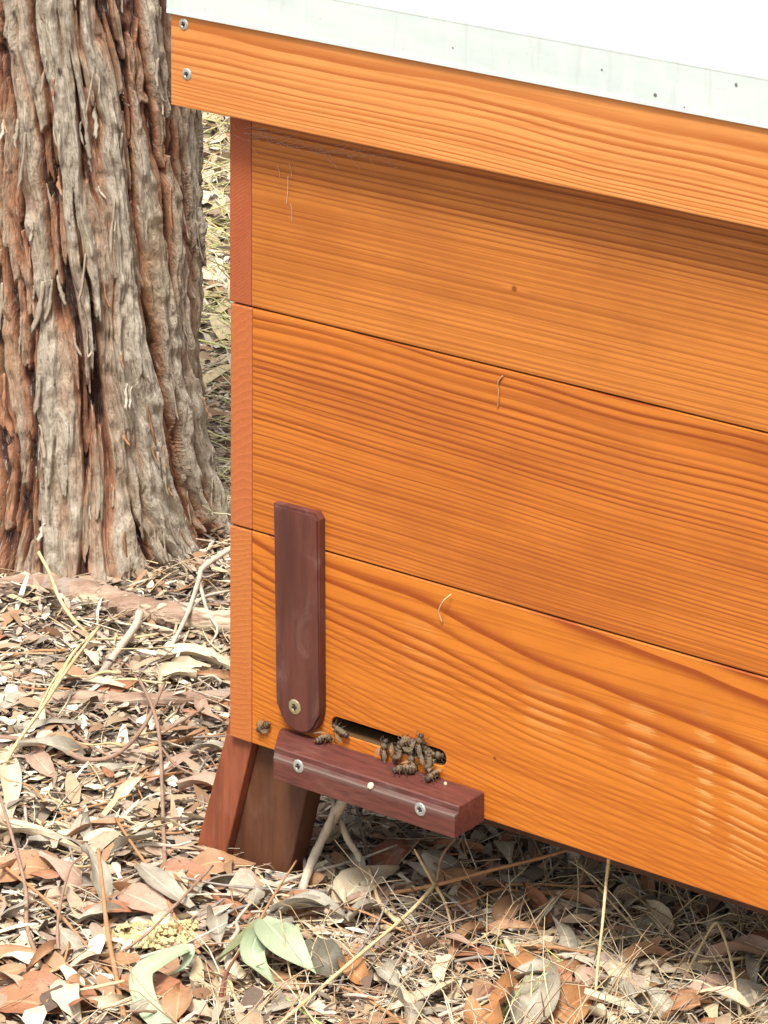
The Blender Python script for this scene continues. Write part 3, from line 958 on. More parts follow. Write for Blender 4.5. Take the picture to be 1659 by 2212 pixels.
key_leaf([(-35, 1905, .010), (60, 1872, .018), (145, 1893, .006)], 0.027, L_TAN, 'large tan leaf cut by the left edge of the photo below the cream bark slab', N=(0.25, -0.35, 0.9), seed=3)
key_leaf([(395, 1882, .006), (470, 1862, .016), (552, 1868, .008)], 0.023, L_TAN, 'broad tan leaf leaning against the foot of the stand leg', N=(0.1, -0.5, 0.85), cup=0.05, seed=4)
key_leaf([(300, 1868, .018), (355, 1915, .022), (430, 1975, .006)], 0.020, L_GREY, 'grey-green dead leaf with its underside up left of the leg foot', N=(0.35, -0.2, 0.9), seed=5)
key_leaf([(262, 1925, .008), (320, 1950, .014), (400, 1990, .004)], 0.024, L_PINK, 'pinkish brown leaf half under the grey-green one', N=(0.0, -0.4, 0.9), seed=6)
key_leaf([(345, 1880, .012), (410, 1885, .012), (470, 1925, .004)], 0.020, L_RUST, 'russet leaf behind the grey-green leaf', N=(0.2, -0.3, 0.9), seed=7)
key_leaf([(150, 1985, .004), (240, 1965, .012), (320, 1975, .004)], 0.022, L_RUST, 'russet leaf lying above the yellow crumbly clump', seed=8)
key_leaf([(-30, 2170, .006), (60, 2165, .014), (160, 2200, .004)], 0.038, L_RUST, 'large russet leaf in the bottom left corner of the photo', N=(0, -0.2, 1), seed=9)
key_leaf([(250, 2120, .006), (350, 2150, .012), (430, 2215, .003)], 0.036, L_RUST, 'wide russet leaf under the curled sage leaf', seed=10)
key_leaf([(725, 1960, .008), (785, 1905, .016), (860, 1885, .006)], 0.030, L_CREAM, 'shiny silvery tan leaf in front of the forked stick', N=(0.2, -0.35, 0.9), cup=0.16, seed=12)
key_leaf([(735, 1968, .006), (810, 1945, .010), (905, 1915, .004)], 0.020, L_PINK, 'pinkish grey leaf under the silvery one', N=(0.2, -0.35, 0.9), cup=0.16, seed=13)
key_leaf([(655, 2055, .010), (700, 2075, .016), (745, 2110, .003)], 0.030, L_DARK, 'dark grey-green leaf behind the large sage leaf', N=(0.5, -0.4, 0.7), cup=0.2, seed=14)
key_leaf([(745, 2060, .008), (765, 2100, .012), (800, 2130, .003)], 0.020, L_ORANGE, 'orange-tan curled leaf beside the dark grey-green leaf', N=(0.5, -0.4, 0.7), cup=0.25, seed=15)
key_leaf([(820, 1890, .003), (855, 1840, .010), (915, 1815, .004)], 0.030, L_RUST, 'brown leaf in the shade under the landing block', N=(0, -0.5, 0.8), seed=16)
key_leaf([(830, 2190, .006), (915, 2150, .012), (1010, 2110, .004)], 0.011, L_CREAM, 'long narrow cream leaf pointing up to the right near the bottom', seed=17, cup=0.2)
key_leaf([(1115, 2215, .003), (1160, 2150, .020), (1175, 2085, .010)], 0.038, L_GREY, 'big pale grey wrinkled leaf below the small green sprig', N=(0.1, -0.6, 0.8), wav=0.1, cup=0.15, blunt=0.9, seed=18)
key_leaf([(1020, 2225, .004), (1070, 2180, .018), (1130, 2125, .008)], 0.030, L_ORANGE, 'orange curled leaf left of the big pale grey leaf', N=(-0.1, -0.5, 0.8), wav=0.25, cup=0.2, seed=19, ragged=0.3)
key_leaf([(1180, 2225, .003), (1230, 2175, .016), (1280, 2140, .010)], 0.032, L_ORANGE, 'orange leaf right of the big pale grey leaf', N=(0.3, -0.5, 0.8), wav=0.1, seed=20)
key_leaf([(1085, 2040, .004), (1125, 2080, .016), (1150, 2115, .005)], 0.022, L_ORANGE, 'orange-brown leaf behind the green sprig', seed=21)
key_leaf([(1560, 2190, .004), (1620, 2150, .014), (1690, 2150, .006)], 0.036, L_GREY, 'grey leaf cut by the right edge of the photo near the bottom', seed=22)
key_leaf([(1240, 2140, .006), (1285, 2110, .014), (1350, 2115, .004)], 0.022, L_PINK, 'pinkish grey leaf between the upright straw and the orange leaf', seed=23)
key_leaf([(1340, 2080, .006), (1400, 2055, .014), (1490, 2090, .004)], 0.020, L_TAN, 'tan leaf between the two tall straws', seed=24)
key_leaf([(1200, 2065, .004), (1215, 2105, .014), (1240, 2150, .004)], 0.014, L_RUST, 'narrow russet leaf beside the upright straw', seed=25)
key_leaf([(1020, 1905, .004), (1010, 1945, .012), (1025, 1990, .003)], 0.016, L_TAN, 'small tan leaf right of the straw node', seed=26)
key_leaf([(1080, 2000, .006), (1105, 1955, .014), (1170, 1925, .004)], 0.022, L_TAN, 'tan leaf under the hive edge among the dry grass', seed=27)
key_leaf([(680, 1975, .006), (640, 1955, .014), (590, 1925, .006)], 0.026, L_TAN, 'tan leaf behind the large sage leaf', N=(0.2, -0.5, 0.8), seed=28)
key_leaf([(560, 2095, .004), (625, 2130, .008), (690, 2130, .004)], 0.020, L_TAN, 'tan leaf below the large sage leaf', seed=29)
key_leaf([(370, 2075, .004), (430, 2030, .010), (500, 2020, .004)], 0.020, L_PINK, 'pinkish leaf right of the yellow crumbly clump', seed=30)
key_leaf([(150, 1465, .008), (230, 1475, .016), (310, 1500, .006)], 0.014, L_CREAM, 'cream bark-like leaf lying on the thin fallen branch', seed=31)
key_leaf([(320, 1690, .004), (390, 1640, .010), (430, 1625, .004)], 0.014, L_PINK, 'pinkish leaf left of the stand leg', seed=32)
key_leaf([(65, 1620, .006), (90, 1650, .014), (125, 1685, .006)], 0.018, L_PINK, 'pink-grey curled leaf at the left below the thin branch', seed=33, N=(0.3, -0.5, 0.8))
key_leaf([(5, 1610, .004), (25, 1690, .012), (20, 1790, .004)], 0.018, L_CREAM, 'long pale leaf at the left edge above the cream slab', seed=34)
key_leaf([(5, 1535, .006), (45, 1510, .012), (95, 1530, .004)], 0.020, L_GREY, 'silver-grey leaf at the left edge under the thin branch', seed=35)
key_leaf([(430, 1500, .006), (440, 1535, .012), (480, 1560, .006)], 0.012, L_PINK, 'pale pink leaf touching the left side of the stand leg', seed=36)
key_leaf([(340, 1425, .004), (420, 1415, .010), (520, 1460, .012)], 0.020, L_CREAM, 'cream curled bark piece just left of the hive corner', seed=37, cup=0.3)
key_leaf([(-20, 1790, .006), (70, 1800, .014), (175, 1845, .010)], 0.016, L_CREAM, 'long cream bark slab at the left edge', seed=38, cup=0.3, blunt=0.6, cat='bark', name='bark_slab')

# green sprig: one thing with stem and leaves
spr = empty('green_sprig', tuple(G(485, 2125)), 'fallen sprig with pale sage green gum leaves on a red-brown stem', 'sprig')
inv = -Vector(G(485, 2125))


def child_shift(o):
    o.parent = spr
    o.location = inv
    return o


child_shift(tube('stem', [G(470, 2225, .004), G(478, 2150, .010), G(488, 2105, .016), G(515, 2060, .022), G(555, 2010, .028)], 0.0018, 0.0010, T_RED, None, 6, rough=0.08))
child_shift(tube('stem', [G(545, 2020, .028), G(585, 1945, .032), G(640, 1860, .036)], 0.0011, 0.0009, T_ORANGE, None, 6, rough=0.12))
child_shift(leaf_obj('leaf', leaf_vf([G(568, 1985, .030), G(610, 2030, .032), G(682, 2105, .018)], 0.030, (0.45, -0.35, 0.85), 0.06, 23, 7, 0.78, 0.1, 0.02, 3), L_GREEN))
child_shift(leaf_obj('leaf', leaf_vf([G(555, 2015, .028), G(545, 2055, .024), G(560, 2085, .018), G(600, 2135, .012)], 0.020, (0.5, -0.4, 0.7), 0.1, 21, 7, 0.6, 0.5, 0.02, 4), L_GREEN))
child_shift(tube('leaf_stalk', [G(592, 2130, .013), G(640, 2175, .009), G(720, 2230, .006)], 0.0011, 0.0009, T_GREEN, None, 6))
child_shift(leaf_obj('leaf', leaf_vf([G(562, 1990, .028), G(525, 2030, .022), G(465, 2085, .010)], 0.013, (-0.3, -0.5, 0.7), 0.2, 19, 5, 0.8, 0.3, 0.03, 5), L_OLIVE))
lf = child_shift(leaf_obj('leaf', leaf_vf([G(385, 2240, .004), G(325, 2185, .016), G(305, 2110, .024), G(345, 2075, .028), G(405, 2050, .026), G(400, 2085, .018), G(360, 2115, .012)], 0.0175, (0.1, -0.45, 0.9), 0.06, 33, 7, 0.62, 0.0, 0.02, 6), L_GREEN))
lf['label'] = 'sage leaf curled into a hook'
child_shift(leaf_obj('leaf', leaf_vf([G(275, 2140, .004), G(290, 2115, .006), G(305, 2095, .008)], 0.005, (0.1, -0.45, 0.9), 0.06, 9, 5), L_OLIVE))

sp2 = empty('green_seedling', tuple(G(1095, 2065)), 'tiny green seedling shoot among the straw near the bottom centre', 'seedling')
inv2 = -Vector(G(1095, 2065))
for nm, o in (('stem', tube('stem', [G(1098, 2085, 0), G(1092, 2060, .008), G(1080, 2030, .018)], 0.0008, 0.0005, T_GREEN)),
              ('leaf', leaf_obj('leaf', leaf_vf([G(1097, 2075, .004), G(1108, 2050, .012), G(1110, 2025, .020)], 0.006, (0.3, -0.7, 0.5), 0.1, 9, 5), L_GREEN)),
              ('leaf', leaf_obj('leaf', leaf_vf([G(1097, 2078, .004), G(1120, 2060, .008), G(1142, 2052, .012)], 0.006, (0.1, -0.5, 0.8), 0.1, 9, 5), L_GREEN)),
              ('leaf', leaf_obj('leaf', leaf_vf([G(1095, 2082, .003), G(1080, 2055, .008), G(1068, 2030, .010)], 0.004, (0.3, -0.7, 0.5), 0.1, 9, 5), L_OLIVE))):
    o.parent = sp2; o.location = inv2
for i, pts in enumerate([[(1100, 2215, 0), (1150, 2140, .02), (1190, 2075, .03)], [(1050, 2225, 0), (1100, 2170, .02), (1150, 2100, .03)], [(1255, 2110, .0), (1215, 2078, .015), (1180, 2050, .02)]]):
    o = tube('wild_grass', [G(*p) for p in pts], 0.0009, 0.0004, T_GREEN, None, 4)
    tag(o, ('green grass blade slanting over the big pale grey leaf', 'green grass blade crossing the orange curled leaf', 'short green grass blade beside the upright straw')[i], 'grass blade', 'green grass blades')

# yellow crumbly clump
def clump():
    ym = bark_bits('yellow_crumbs', ((0.62, 0.50, 0.24), (0.70, 0.60, 0.34), (0.55, 0.38, 0.15)), 0.85, 120)
    c0 = G(330, 2010, .004)
    V = []; F_ = []
    rr = np.random.default_rng(4)
    for k in range(420):
        px = rr.uniform(225, 425)
        top = 1990 + 30 * abs((px - 390) / 160) + rr.uniform(0, 1)
        py = rr.uniform(1985 + max(0, (380 - px) * 0.12), 2045 - max(0, (px - 360) * 0.3))
        dome = max(0, 1 - ((px - 385) / 60) ** 2)
        c = G(px, py + 6 * dome, .003 + .012 * dome * rr.random() + 0.004 * rr.random())
        r = rr.uniform(0.0012, 0.0032)
        b = len(V)
        q = rr.normal(0, 1, (6, 3)); base = np.array([(1, 0, 0), (-1, 0, 0), (0, 1, 0), (0, -1, 0), (0, 0, 1), (0, 0, -1)], float)
        for p in base * r * rr.uniform(0.6, 1.3, (6, 1)) + q * r * 0.15: V.append(c + p)
        for f in ((0, 2, 4), (2, 1, 4), (1, 3, 4), (3, 0, 4), (2, 0, 5), (1, 2, 5), (3, 1, 5), (0, 3, 5)): F_.append(tuple(b + i for i in f))
    o = link('wax_crumbs', mesh_from('wax_crumbs', V, F_, ym))
    tag(o, 'pale yellow crumbly clump lying among russet leaves left of the green sprig', 'crumbs', kind='stuff')


clump()

# ------------------------------------------------------------------ sticks and straws one can point at
def stick(pts, r0, r1, mat, label, name='fallen_twig', cat='twig', group='twigs lying on the litter', k=7, rough=0.06, forks=()):
    o = tube(name, [G(*p) for p in pts], r0, r1, mat, None, k, max(10, 7 * len(pts)), rough)
    tag(o, label, cat, group)
    for f in forks:
        tube('side_shoot', [G(*p) for p in f], r1 * 1.0 if r1 < r0 * .8 else r0 * .6, r1 * 0.6, mat, o, 6, 12, rough)
    return o


stick([(-60, 1300, .004), (60, 1270, .012), (170, 1282, .016), (300, 1312, .014), (400, 1335, .012), (560, 1352, .010)], 0.0135, 0.0105, T_PINK, 'thick peeling pink-brown branch lying across the foot of the tree', 'fallen_branch', 'branch', 'fallen branches', 12, 0.10)
stick([(-60, 1515, .006), (90, 1512, .008), (200, 1508, .009), (330, 1513, .009), (520, 1500, .008)], 0.0062, 0.0058, T_PINK, 'thin pinkish branch running from the left edge to the stand leg', 'fallen_branch', 'branch', 'fallen branches', 10, 0.07)
stick([(505, 1180, .045), (440, 1225, .035), (430, 1250, .030), (405, 1325, .022), (362, 1412, .006)], 0.0028, 0.0018, T_WHITE, 'bleached forked twig leaning from the hive corner down to the left', forks=[[(432, 1262, .027), (448, 1320, .020), (470, 1360, .014), (452, 1395, .008)], [(405, 1325, .022), (440, 1290, .02), (500, 1275, .018)]])
stick([(302, 1325, .022), (290, 1355, .018), (240, 1425, .010), (190, 1495, .004)], 0.0040, 0.0030, T_WHITE, 'straight pale grey stick in the middle of the litter left of the hive')
stick([(278, 1420, .006), (235, 1460, .006), (205, 1475, .004)], 0.0016, 0.0012, T_WHITE, 'short pale stick beside the straight grey one')
stick([(83, 1192, .06), (108, 1240, .045), (128, 1292, .03), (160, 1340, .015), (192, 1370, .004)], 0.0015, 0.0017, T_STRAW, 'bent straw stalk standing in front of the tree foot', 'dry_stalk', 'stalk', 'dry stalks')
stick([(215, 1352, .05), (150, 1440, .04), (90, 1530, .03), (40, 1600, .018), (8, 1655, .010)], 0.0013, 0.0017, T_STRAW, 'straw with a fluffy seed head at the left below the branch', 'dry_stalk', 'stalk', 'dry stalks', forks=[[(215, 1352, .05), (160, 1410, .045), (120, 1480, .036)], [(175, 1390, .048), (150, 1420, .042), (105, 1500, .034)], [(160, 1420, .042), (120, 1462, .038), (85, 1530, .03)]])
for k in range(1): pass
stick([(-20, 1590, .012), (110, 1606, .012), (180, 1640, .010), (250, 1630, .014), (310, 1570, .02), (355, 1475, .03)], 0.0021, 0.0016, T_BROWN, 'long curved brown stem looping up to the right in the left litter')
stick([(-10, 1445, .006), (100, 1535, .012), (210, 1620, .010), (290, 1645, .006)], 0.0016, 0.0011, T_BROWN, 'straight brown stem slanting down from the left edge')
stick([(300, 1465, .03), (330, 1530, .028), (345, 1600, .02), (352, 1760, .014), (357, 1900, .008)], 0.0014, 0.0018, T_BROWN, 'upright brown stem left of the stand leg with a knot half way', 'dry_stalk', 'stalk', 'dry stalks', forks=[[(340, 1590, .02), (390, 1560, .02), (440, 1530, .018)], [(345, 1610, .02), (390, 1660, .015), (500, 1700, .01)]])
stick([(250, 1768, .02), (290, 1830, .02), (350, 1920, .016), (395, 2020, .012), (432, 2060, .008)], 0.0011, 0.0015, T_ORANGE, 'orange-brown stem slanting down towards the green sprig', 'dry_stalk', 'stalk', 'dry stalks')
stick([(212, 1835, .045), (222, 1920, .035), (232, 2010, .022), (255, 2130, .01), (275, 2235, .004)], 0.0014, 0.0024, T_ORANGE, 'tall reddish stem standing in the left foreground', 'dry_stalk', 'stalk', 'dry stalks')
stick([(0, 1720, .04), (30, 1820, .03), (55, 1920, .02), (60, 2010, .014), (100, 2110, .008)], 0.0012, 0.0019, T_BROWN, 'brown stem standing at the left edge in the foreground', 'dry_stalk', 'stalk', 'dry stalks')
stick([(0, 1865, .02), (100, 1945, .016), (180, 2035, .01), (245, 2110, .004)], 0.0012, 0.0015, T_ORANGE, 'thin orange stem slanting through the left foreground', 'dry_stalk', 'stalk', 'dry stalks')
stick([(130, 2110, .006), (125, 1990, .02), (150, 1880, .03), (175, 1850, .03)], 0.0014, 0.0008, T_BROWN, 'brown stem leaning right beside the tall reddish stem', 'dry_stalk', 'stalk', 'dry stalks')
stick([(0, 2060, .006), (60, 2105, .012), (120, 2140, .014), (170, 2170, .01), (180, 2230, .002)], 0.0014, 0.0012, T_BROWN, 'arched brown stems crossing the bottom left corner', 'dry_stalk', 'stalk', 'dry stalks', forks=[[(100, 2130, .012), (95, 2180, .006), (100, 2235, .0)], [(120, 2140, .012), (125, 2190, .006), (122, 2240, .0)]])
stick([(455, 1780, .004), (380, 1800, .01), (300, 1790, .012), (180, 1765, .008), (120, 1755, .004)], 0.0012, 0.0009, T_ORANGE, 'thin orange stem lying across the litter left of the leg')
stick([(180, 2110, .004), (300, 2030, .014), (350, 1985, .018), (460, 1870, .02)], 0.0012, 0.0009, T_BROWN, 'thin stem crossing in front of the yellow clump')
stick([(752, 1712, .075), (722, 1765, .052), (688, 1830, .026), (658, 1905, .014), (645, 1975, .005)], 0.0042, 0.0032, B_CREAM, 'forked pale stick leaning from the ground to the landing block', forks=[[(705, 1800, .042), (722, 1735, .062), (690, 1700, .06), (672, 1702, .06)]])  # cream colour brightens the stick in place of light under the block
stick([(735, 1770, .045), (752, 1815, .032), (775, 1850, .02), (780, 1880, .012)], 0.0024, 0.0030, B_CREAM, 'shorter pale stick right of the forked one under the block')  # also brightened by its colour, since the block shades it
stick([(752, 1862, .008), (725, 1915, .006), (695, 1965, .003)], 0.0030, 0.0024, T_GREY, 'grey stick pointing down left under the landing block')
stick([(620, 1760, .03), (640, 1772, .025), (670, 1785, .02)], 0.0009, 0.0007, T_BROWN, 'thin stem sticking out in front of the dark leg board')
stick([(560, 1890, .004), (610, 1895, .008), (650, 1905, .004)], 0.0030, 0.0036, T_GREY, 'stubby grey twig at the right of the leg foot')
stick([(940, 1915, .028), (895, 1835, .06)], 0.0013, 0.0009, T_STRAW, 'straw rising up left from the straw node', 'straw', 'straw', 'straws radiating from one node')
stick([(1300, 1812, .055), (1180, 1850, .045), (1060, 1880, .036), (940, 1912, .028), (840, 1930, .014)], 0.0012, 0.0016, T_ORANGE, 'long orange straw running right under the hive edge', 'straw', 'straw', 'straws radiating from one node')
stick([(945, 1905, .030), (880, 1975, .026), (780, 2060, .022), (640, 2180, .014), (560, 2250, .006)], 0.0015, 0.0013, T_STRAW, 'long yellow straw slanting down left to the bottom edge', 'straw', 'straw', 'straws radiating from one node')
stick([(942, 1915, .028), (965, 1960, .020), (982, 2045, .008)], 0.0014, 0.0009, T_STRAW, 'short straw hanging down from the straw node', 'straw', 'straw', 'straws radiating from one node')
stick([(942, 1912, .028), (955, 1850, .045), (985, 1810, .055)], 0.0013, 0.0009, T_BROWN, 'brown stalk rising right from the straw node', 'straw', 'straw', 'straws radiating from one node')
stick([(940, 1918, .014), (900, 2010, .010), (860, 2080, .008), (800, 2180, .002)], 0.0010, 0.0012, T_BROWN, 'brown stalk dropping from the straw node', 'straw', 'straw', 'straws radiating from one node')
stick([(610, 1990, .01), (700, 1960, .014), (800, 1930, .012), (900, 1905, .012)], 0.0011, 0.0009, T_BROWN, 'reddish twig lying left of the straw node')
stick([(1318, 1836, .105), (1310, 1900, .080), (1302, 1990, .055), (1290, 2100, .025), (1282, 2235, -.004)], 0.0014, 0.0010, T_STRAW, 'upright pale straw with a blunt tip standing before the hive board', 'straw', 'straw', 'tall straws in the foreground')
stick([(1460, 2150, .0), (1500, 2070, .02), (1540, 2000, .04), (1555, 2003, .042), (1580, 2080, .03), (1605, 2240, .004)], 0.0009, 0.0012, T_STRAW, 'straw bent over like a hairpin at the lower right', 'straw', 'straw', 'tall straws in the foreground')
stick([(1240, 1850, .02), (1330, 1960, .018), (1420, 2050, .01), (1500, 2120, .004)], 0.0011, 0.0009, T_STRAW, 'long straw slanting down right below the hive edge', 'straw', 'straw', 'tall straws in the foreground')
stick([(970, 2215, .004), (1070, 2150, .01), (1170, 2090, .012), (1270, 2060, .01)], 0.0010, 0.0008, T_STRAW, 'straw lying above the orange curled leaf', 'straw', 'straw', 'tall straws in the foreground')
stick([(1000, 2195, .004), (1060, 2140, .008), (1120, 2085, .012), (1200, 2095, .01), (1260, 2130, .004)], 0.0022, 0.0012, T_RED, 'dark red twig beside the green seedling')
stick([(1100, 2000, .0), (1160, 1920, .01), (1210, 1860, .012)], 0.0012, 0.0009, T_STRAW, 'straw leaning up to the hive edge left of the tall straw', 'straw', 'straw', 'tall straws in the foreground')
stick([(500, 1790, .003), (470, 1700, .004), (380, 1690, .006)], 0.001, 0.001, T_BROWN, 'fine stem behind the stand leg')
stick([(900, 2100, .002), (1050, 2020, .012), (1080, 1990, .01)], 0.0009, 0.0007, T_STRAW, 'thin straw lying below the straw node', 'straw', 'straw', 'tall straws in the foreground')

# small bits stuck to the hive front
stick_pts = [F(955, 1345, -.0012), F(948, 1320, -.004), F(958, 1298, -.006), F(975, 1283, -.002)]
tag(tube('grass_fragment', stick_pts, 0.0005, 0.0004, T_STRAW, None, 5), 'curved bit of straw stuck on the board right of the latch', 'straw')
tag(tube('web_fragment', [F(1086, 812, -.0008), F(1076, 826, -.0010), F(1077, 850, -.0009), F(1075, 882, -.0008)], 0.0007, 0.0005, T_ORANGE, None, 5), 'pale vertical scrap stuck below the upper joint', 'scrap')

# ------------------------------------------------------------------ cobweb under the fascia
def cobweb():
    m = NT('dusty_web', 0.9).out((0.55, 0.45, 0.38))
    V = []; F_ = []
    rr = np.random.default_rng(9)
    for k in range(70):
        x0 = rr.uniform(540, 840) if k > 12 else rr.uniform(500, 545)
        y0 = 262 + (x0 - 497) * 0.215 + rr.uniform(2, 30)
        a = rr.uniform(-1.2, 1.2); L = rr.uniform(12, 55)
        p = F(x0, y0, rr.uniform(-.004, -.0006)); q = F(x0 + L * math.cos(a), y0 + 0.5 * L * math.sin(a) + 0.2 * L, rr.uniform(-.004, -.0006))
        mid = (p + q) / 2 + np.array([0, 0, -rr.uniform(0, .0015)])
        v, f = tube_vf(smooth_path([p, mid, q], 5), 0.00012, 0.00012, 3)
        b = len(V); V += list(v); F_ += [tuple(b + i for i in t) for t in f]
    for (x, y, L) in ((625, 352, 30), (622, 380, 60), (600, 358, 25), (628, 440, 40)):
        p = F(x, y, -.001); q = F(x + rr.uniform(-6, 6), y + L, -.001)
        v, f = tube_vf(smooth_path([p, (p + q) / 2 + [0.0006, 0, 0], q], 5), 0.00022, 0.00015, 3)
        b = len(V); V += list(v); F_ += [tuple(b + i for i in t) for t in f]
    o = link('cobweb', mesh_from('cobweb', V, F_, m))
    tag(o, 'dusty cobweb threads under the roof fascia at the box corner', 'cobweb', kind='stuff')


cobweb()

# ------------------------------------------------------------------ bees
def bee_mats():
    t = NT('bee_body', 0.6)
    X, Y, Z = t.sep(t.obj())
    n = t.noise(t.map(t.obj(), (900, 900, 900)), 1.0, 3)
    s = t.math('FRACT', t.math('MULTIPLY', X, 560))
    st = t.mix(t.rng(s, 0.4, 0.6), (0.12, 0.065, 0.025), (0.018, 0.012, 0.008))
    fur = t.mix(t.rng(n, 0.4, 0.6), (0.13, 0.085, 0.04), (0.05, 0.034, 0.018))
    c = t.mix(t.rng(X, -0.0012, -0.0004), st, fur)
    c = t.mix(t.rng(X, 0.0032, 0.0038), c, (0.05, 0.035, 0.025))
    t.bump(n, 0.8, 0.0004)
    a = t.out(c)
    w = NT('bee_wing', 0.25)
    w.b.inputs['Alpha'].default_value = 0.38
    wm = w.out((0.36, 0.29, 0.19))
    return a, wm, NT('bee_leg', 0.5).out((0.06, 0.035, 0.02))


M_BEE, M_WING, M_BLEG = bee_mats()


def make_bee(loc, label):
    e = empty('honey_bee', loc, label, 'bee', 'honey bees at the entrance')
    prof = [(-.0085, .0002), (-.0080, .0010), (-.0068, .0019), (-.0050, .0025), (-.0032, .0026), (-.0018, .0021), (-.0010, .0010), (-.0006, .0012), (.0002, .0022), (.0014, .0025), (.0026, .0020), (.0031, .0010), (.0035, .0013), (.0042, .0019), (.0050, .0017), (.0056, .0006)]
    k = 12
    V = []
    for x, r in prof:
        zc = 0.0030 - (0.0008 if x < -.004 else 0) - (0.0006 if x > .0032 else 0)
        for a in np.linspace(0, 2 * math.pi, k, endpoint=False): V.append((x, r * math.cos(a), zc + r * 0.92 * math.sin(a)))
    n = len(prof)
    F_ = [(i * k + j, i * k + (j + 1) % k, (i + 1) * k + (j + 1) % k, (i + 1) * k + j) for i in range(n - 1) for j in range(k)]
    F_ += [tuple(range(k - 1, -1, -1)), tuple(range((n - 1) * k, n * k))]
    link('body', mesh_from('bee_body', V, F_, M_BEE, True), e)
    for s in (-1, 1):
        for L, W, a, dz in ((.0088, .0030, .30, .0004), (.0062, .0024, .55, 0)):
            P = [np.array([.0008, s * .0014, .0050 + dz]), np.array([.0008 - L * .5 * math.cos(a), s * (.0014 + L * .5 * math.sin(a)), .0056 + dz]), np.array([.0008 - L * math.cos(a), s * (.0014 + L * math.sin(a)), .0052 + dz])]
            leaf = leaf_vf(P, W, (0, 0, 1), 0.02, 9, 3, 1.3)
            leaf_obj('wing', leaf, M_WING, e)
        for x, fx in ((.0022, .0030), (.0010, .0002), (-.0002, -.0034)):
            P = [np.array([x, s * .0014, .0018]), np.array([x + fx * .5, s * .0034, .0030]), np.array([x + fx * .9, s * .0046, .0002])]
            v, f = tube_vf(smooth_path(P, 6), .00038, .00018, 4)
            link('leg', mesh_from('bee_leg', v, f, M_BLEG, True), e)
        P = [np.array([.0052, s * .0005, .0032]), np.array([.0064, s * .0012, .0040]), np.array([.0074, s * .0018, .0032])]
        v, f = tube_vf(smooth_path(P, 5), .00018, .00014, 4)
        link('antenna', mesh_from('bee_antenna', v, f, M_BLEG, True), e)
    return e


def copy_tree(o, parent=None):
    c = o.copy(); col.objects.link(c)
    if parent: c.parent = parent
    for ch in list(o.children): copy_tree(ch, c)
    return c


proto = make_bee((0, 0, 0), '')
BZ = 0.0217


def on_block(px, py, h=0.0):
    d = ray(px, py); return CAM + d * ((BZ + h - CAM[2]) / d[2])


# (place, surface, heading in degrees, size, label)
bees = [
    (F(836, 1612, -.0004), 'face', 80, 1.0, 'bee climbing the board at the left end of the cluster, wings pale'),
    (F(880, 1602, .001), 'face', 200, 1.05, 'grey-green bee half in the slot at the top of the cluster'),
    (F(912, 1600, -.002), 'face', 75, 1.0, 'bee with its head up at the upper lip of the slot'),
    (F(896, 1640, -.0004), 'face', 105, 1.05, 'bee hanging in the middle of the cluster below the slot'),
    (on_block(868, 1672), 'flat', 215, 1.1, 'bee on the landing block facing down left, lowest of the cluster'),
    (F(930, 1648, -.0004), 'face', 265, 1.0, 'bee on the board just under the right end of the slot'),
    (on_block(932, 1686), 'flat', 275, 1.0, 'bee on the landing block at the right of the cluster'),
    (F(950, 1627, .006), 'face', 10, 1.1, 'dark bee inside the rounded right end of the slot'),
    (on_block(705, 1604), 'flat', 60, 1.0, 'pale bee alone on the left part of the landing block'),
    (F(737, 1574, -.0004), 'face', 160, 0.95, 'bee at the left end of the entrance slot'),
    (F(862, 1628, -.0004), 'face', 250, 1.0, 'bee on the board between the leftmost climbing bee and the cluster'),
    (F(925, 1618, .003), 'face', 130, 1.0, 'bee leaving the slot at the upper right of the cluster'),
    (F(571, 1569, -.0004), 'face', 215, 0.9, 'single bee on the board left of the latch'),
]
for i, (p, kind, head, s, lab) in enumerate(bees):
    b = proto if i == 0 else copy_tree(proto)
    b['label'] = lab
    b.location = p
    h = math.radians(head)
    if kind == 'face':      # on the upright board: back towards -Y, heading in the x-z plane
        fx = Vector((math.cos(h), 0, math.sin(h))); up = Vector((0, -1, 0))
    else:
        fx = Vector((math.cos(h), math.sin(h), 0)); up = Vector((0, 0, 1))
    sy = up.cross(fx)
    b.rotation_euler = Matrix((fx, sy, up)).transposed().to_euler()
    s *= 1.2
    b.scale = (s, s, s)

for px, py, lab in ((801, 1698, 'tan crumb on the front edge of the landing block'), (962, 1693, 'tiny pink crumb on top of the landing block')):
    bm = bmesh.new(); bmesh.ops.create_icosphere(bm, subdivisions=2, radius=0.0026 if px < 900 else 0.0014)
    for v in bm.verts: v.co *= random.uniform(0.7, 1.15)
    o = bm_to('crumb', bm, B_CREAM); o.location = on_block(px, py, .0005) if px > 900 else F(px, py, -.0368)
    tag(o, lab, 'crumb')

# ------------------------------------------------------------------ scattered individual leaves, chips and twigs
def blocked(x, y):
    if math.hypot(x - TX, y - TY) < 0.15: return True
    if -0.05 < x < 0.06 and -0.01 < y < 0.08: return True
    return False


def project(p):
    d = np.asarray(p) - CAM
    w = d @ FW
    return PCX + FPX * (d @ RT) / w, PCY - FPX * (d @ UP) / w


LV = []
def lib_leaf(mat, L, W, curl, cup, tw, seed):
    h = curl * L
    P = [np.array([-L / 2, 0, 0.002]), np.array([0, 0.06 * L * math.sin(seed), h]), np.array([L / 2, 0, 0.002])]
    V, F_, UV = leaf_vf(P, W, (0, 0, 1), cup, 11, 5, 0.75, tw, 0.06, seed, 0.06)
    me = mesh_from('fallen_leaf', np.array(V), F_, mat, True)
    uv = me.uv_layers.new(name='UVMap')
    li = np.empty(len(me.loops), dtype=np.int32); me.loops.foreach_get('vertex_index', li)
    uv.data.foreach_set('uv', np.array(UV, dtype=np.float32)[li].ravel())
    return me


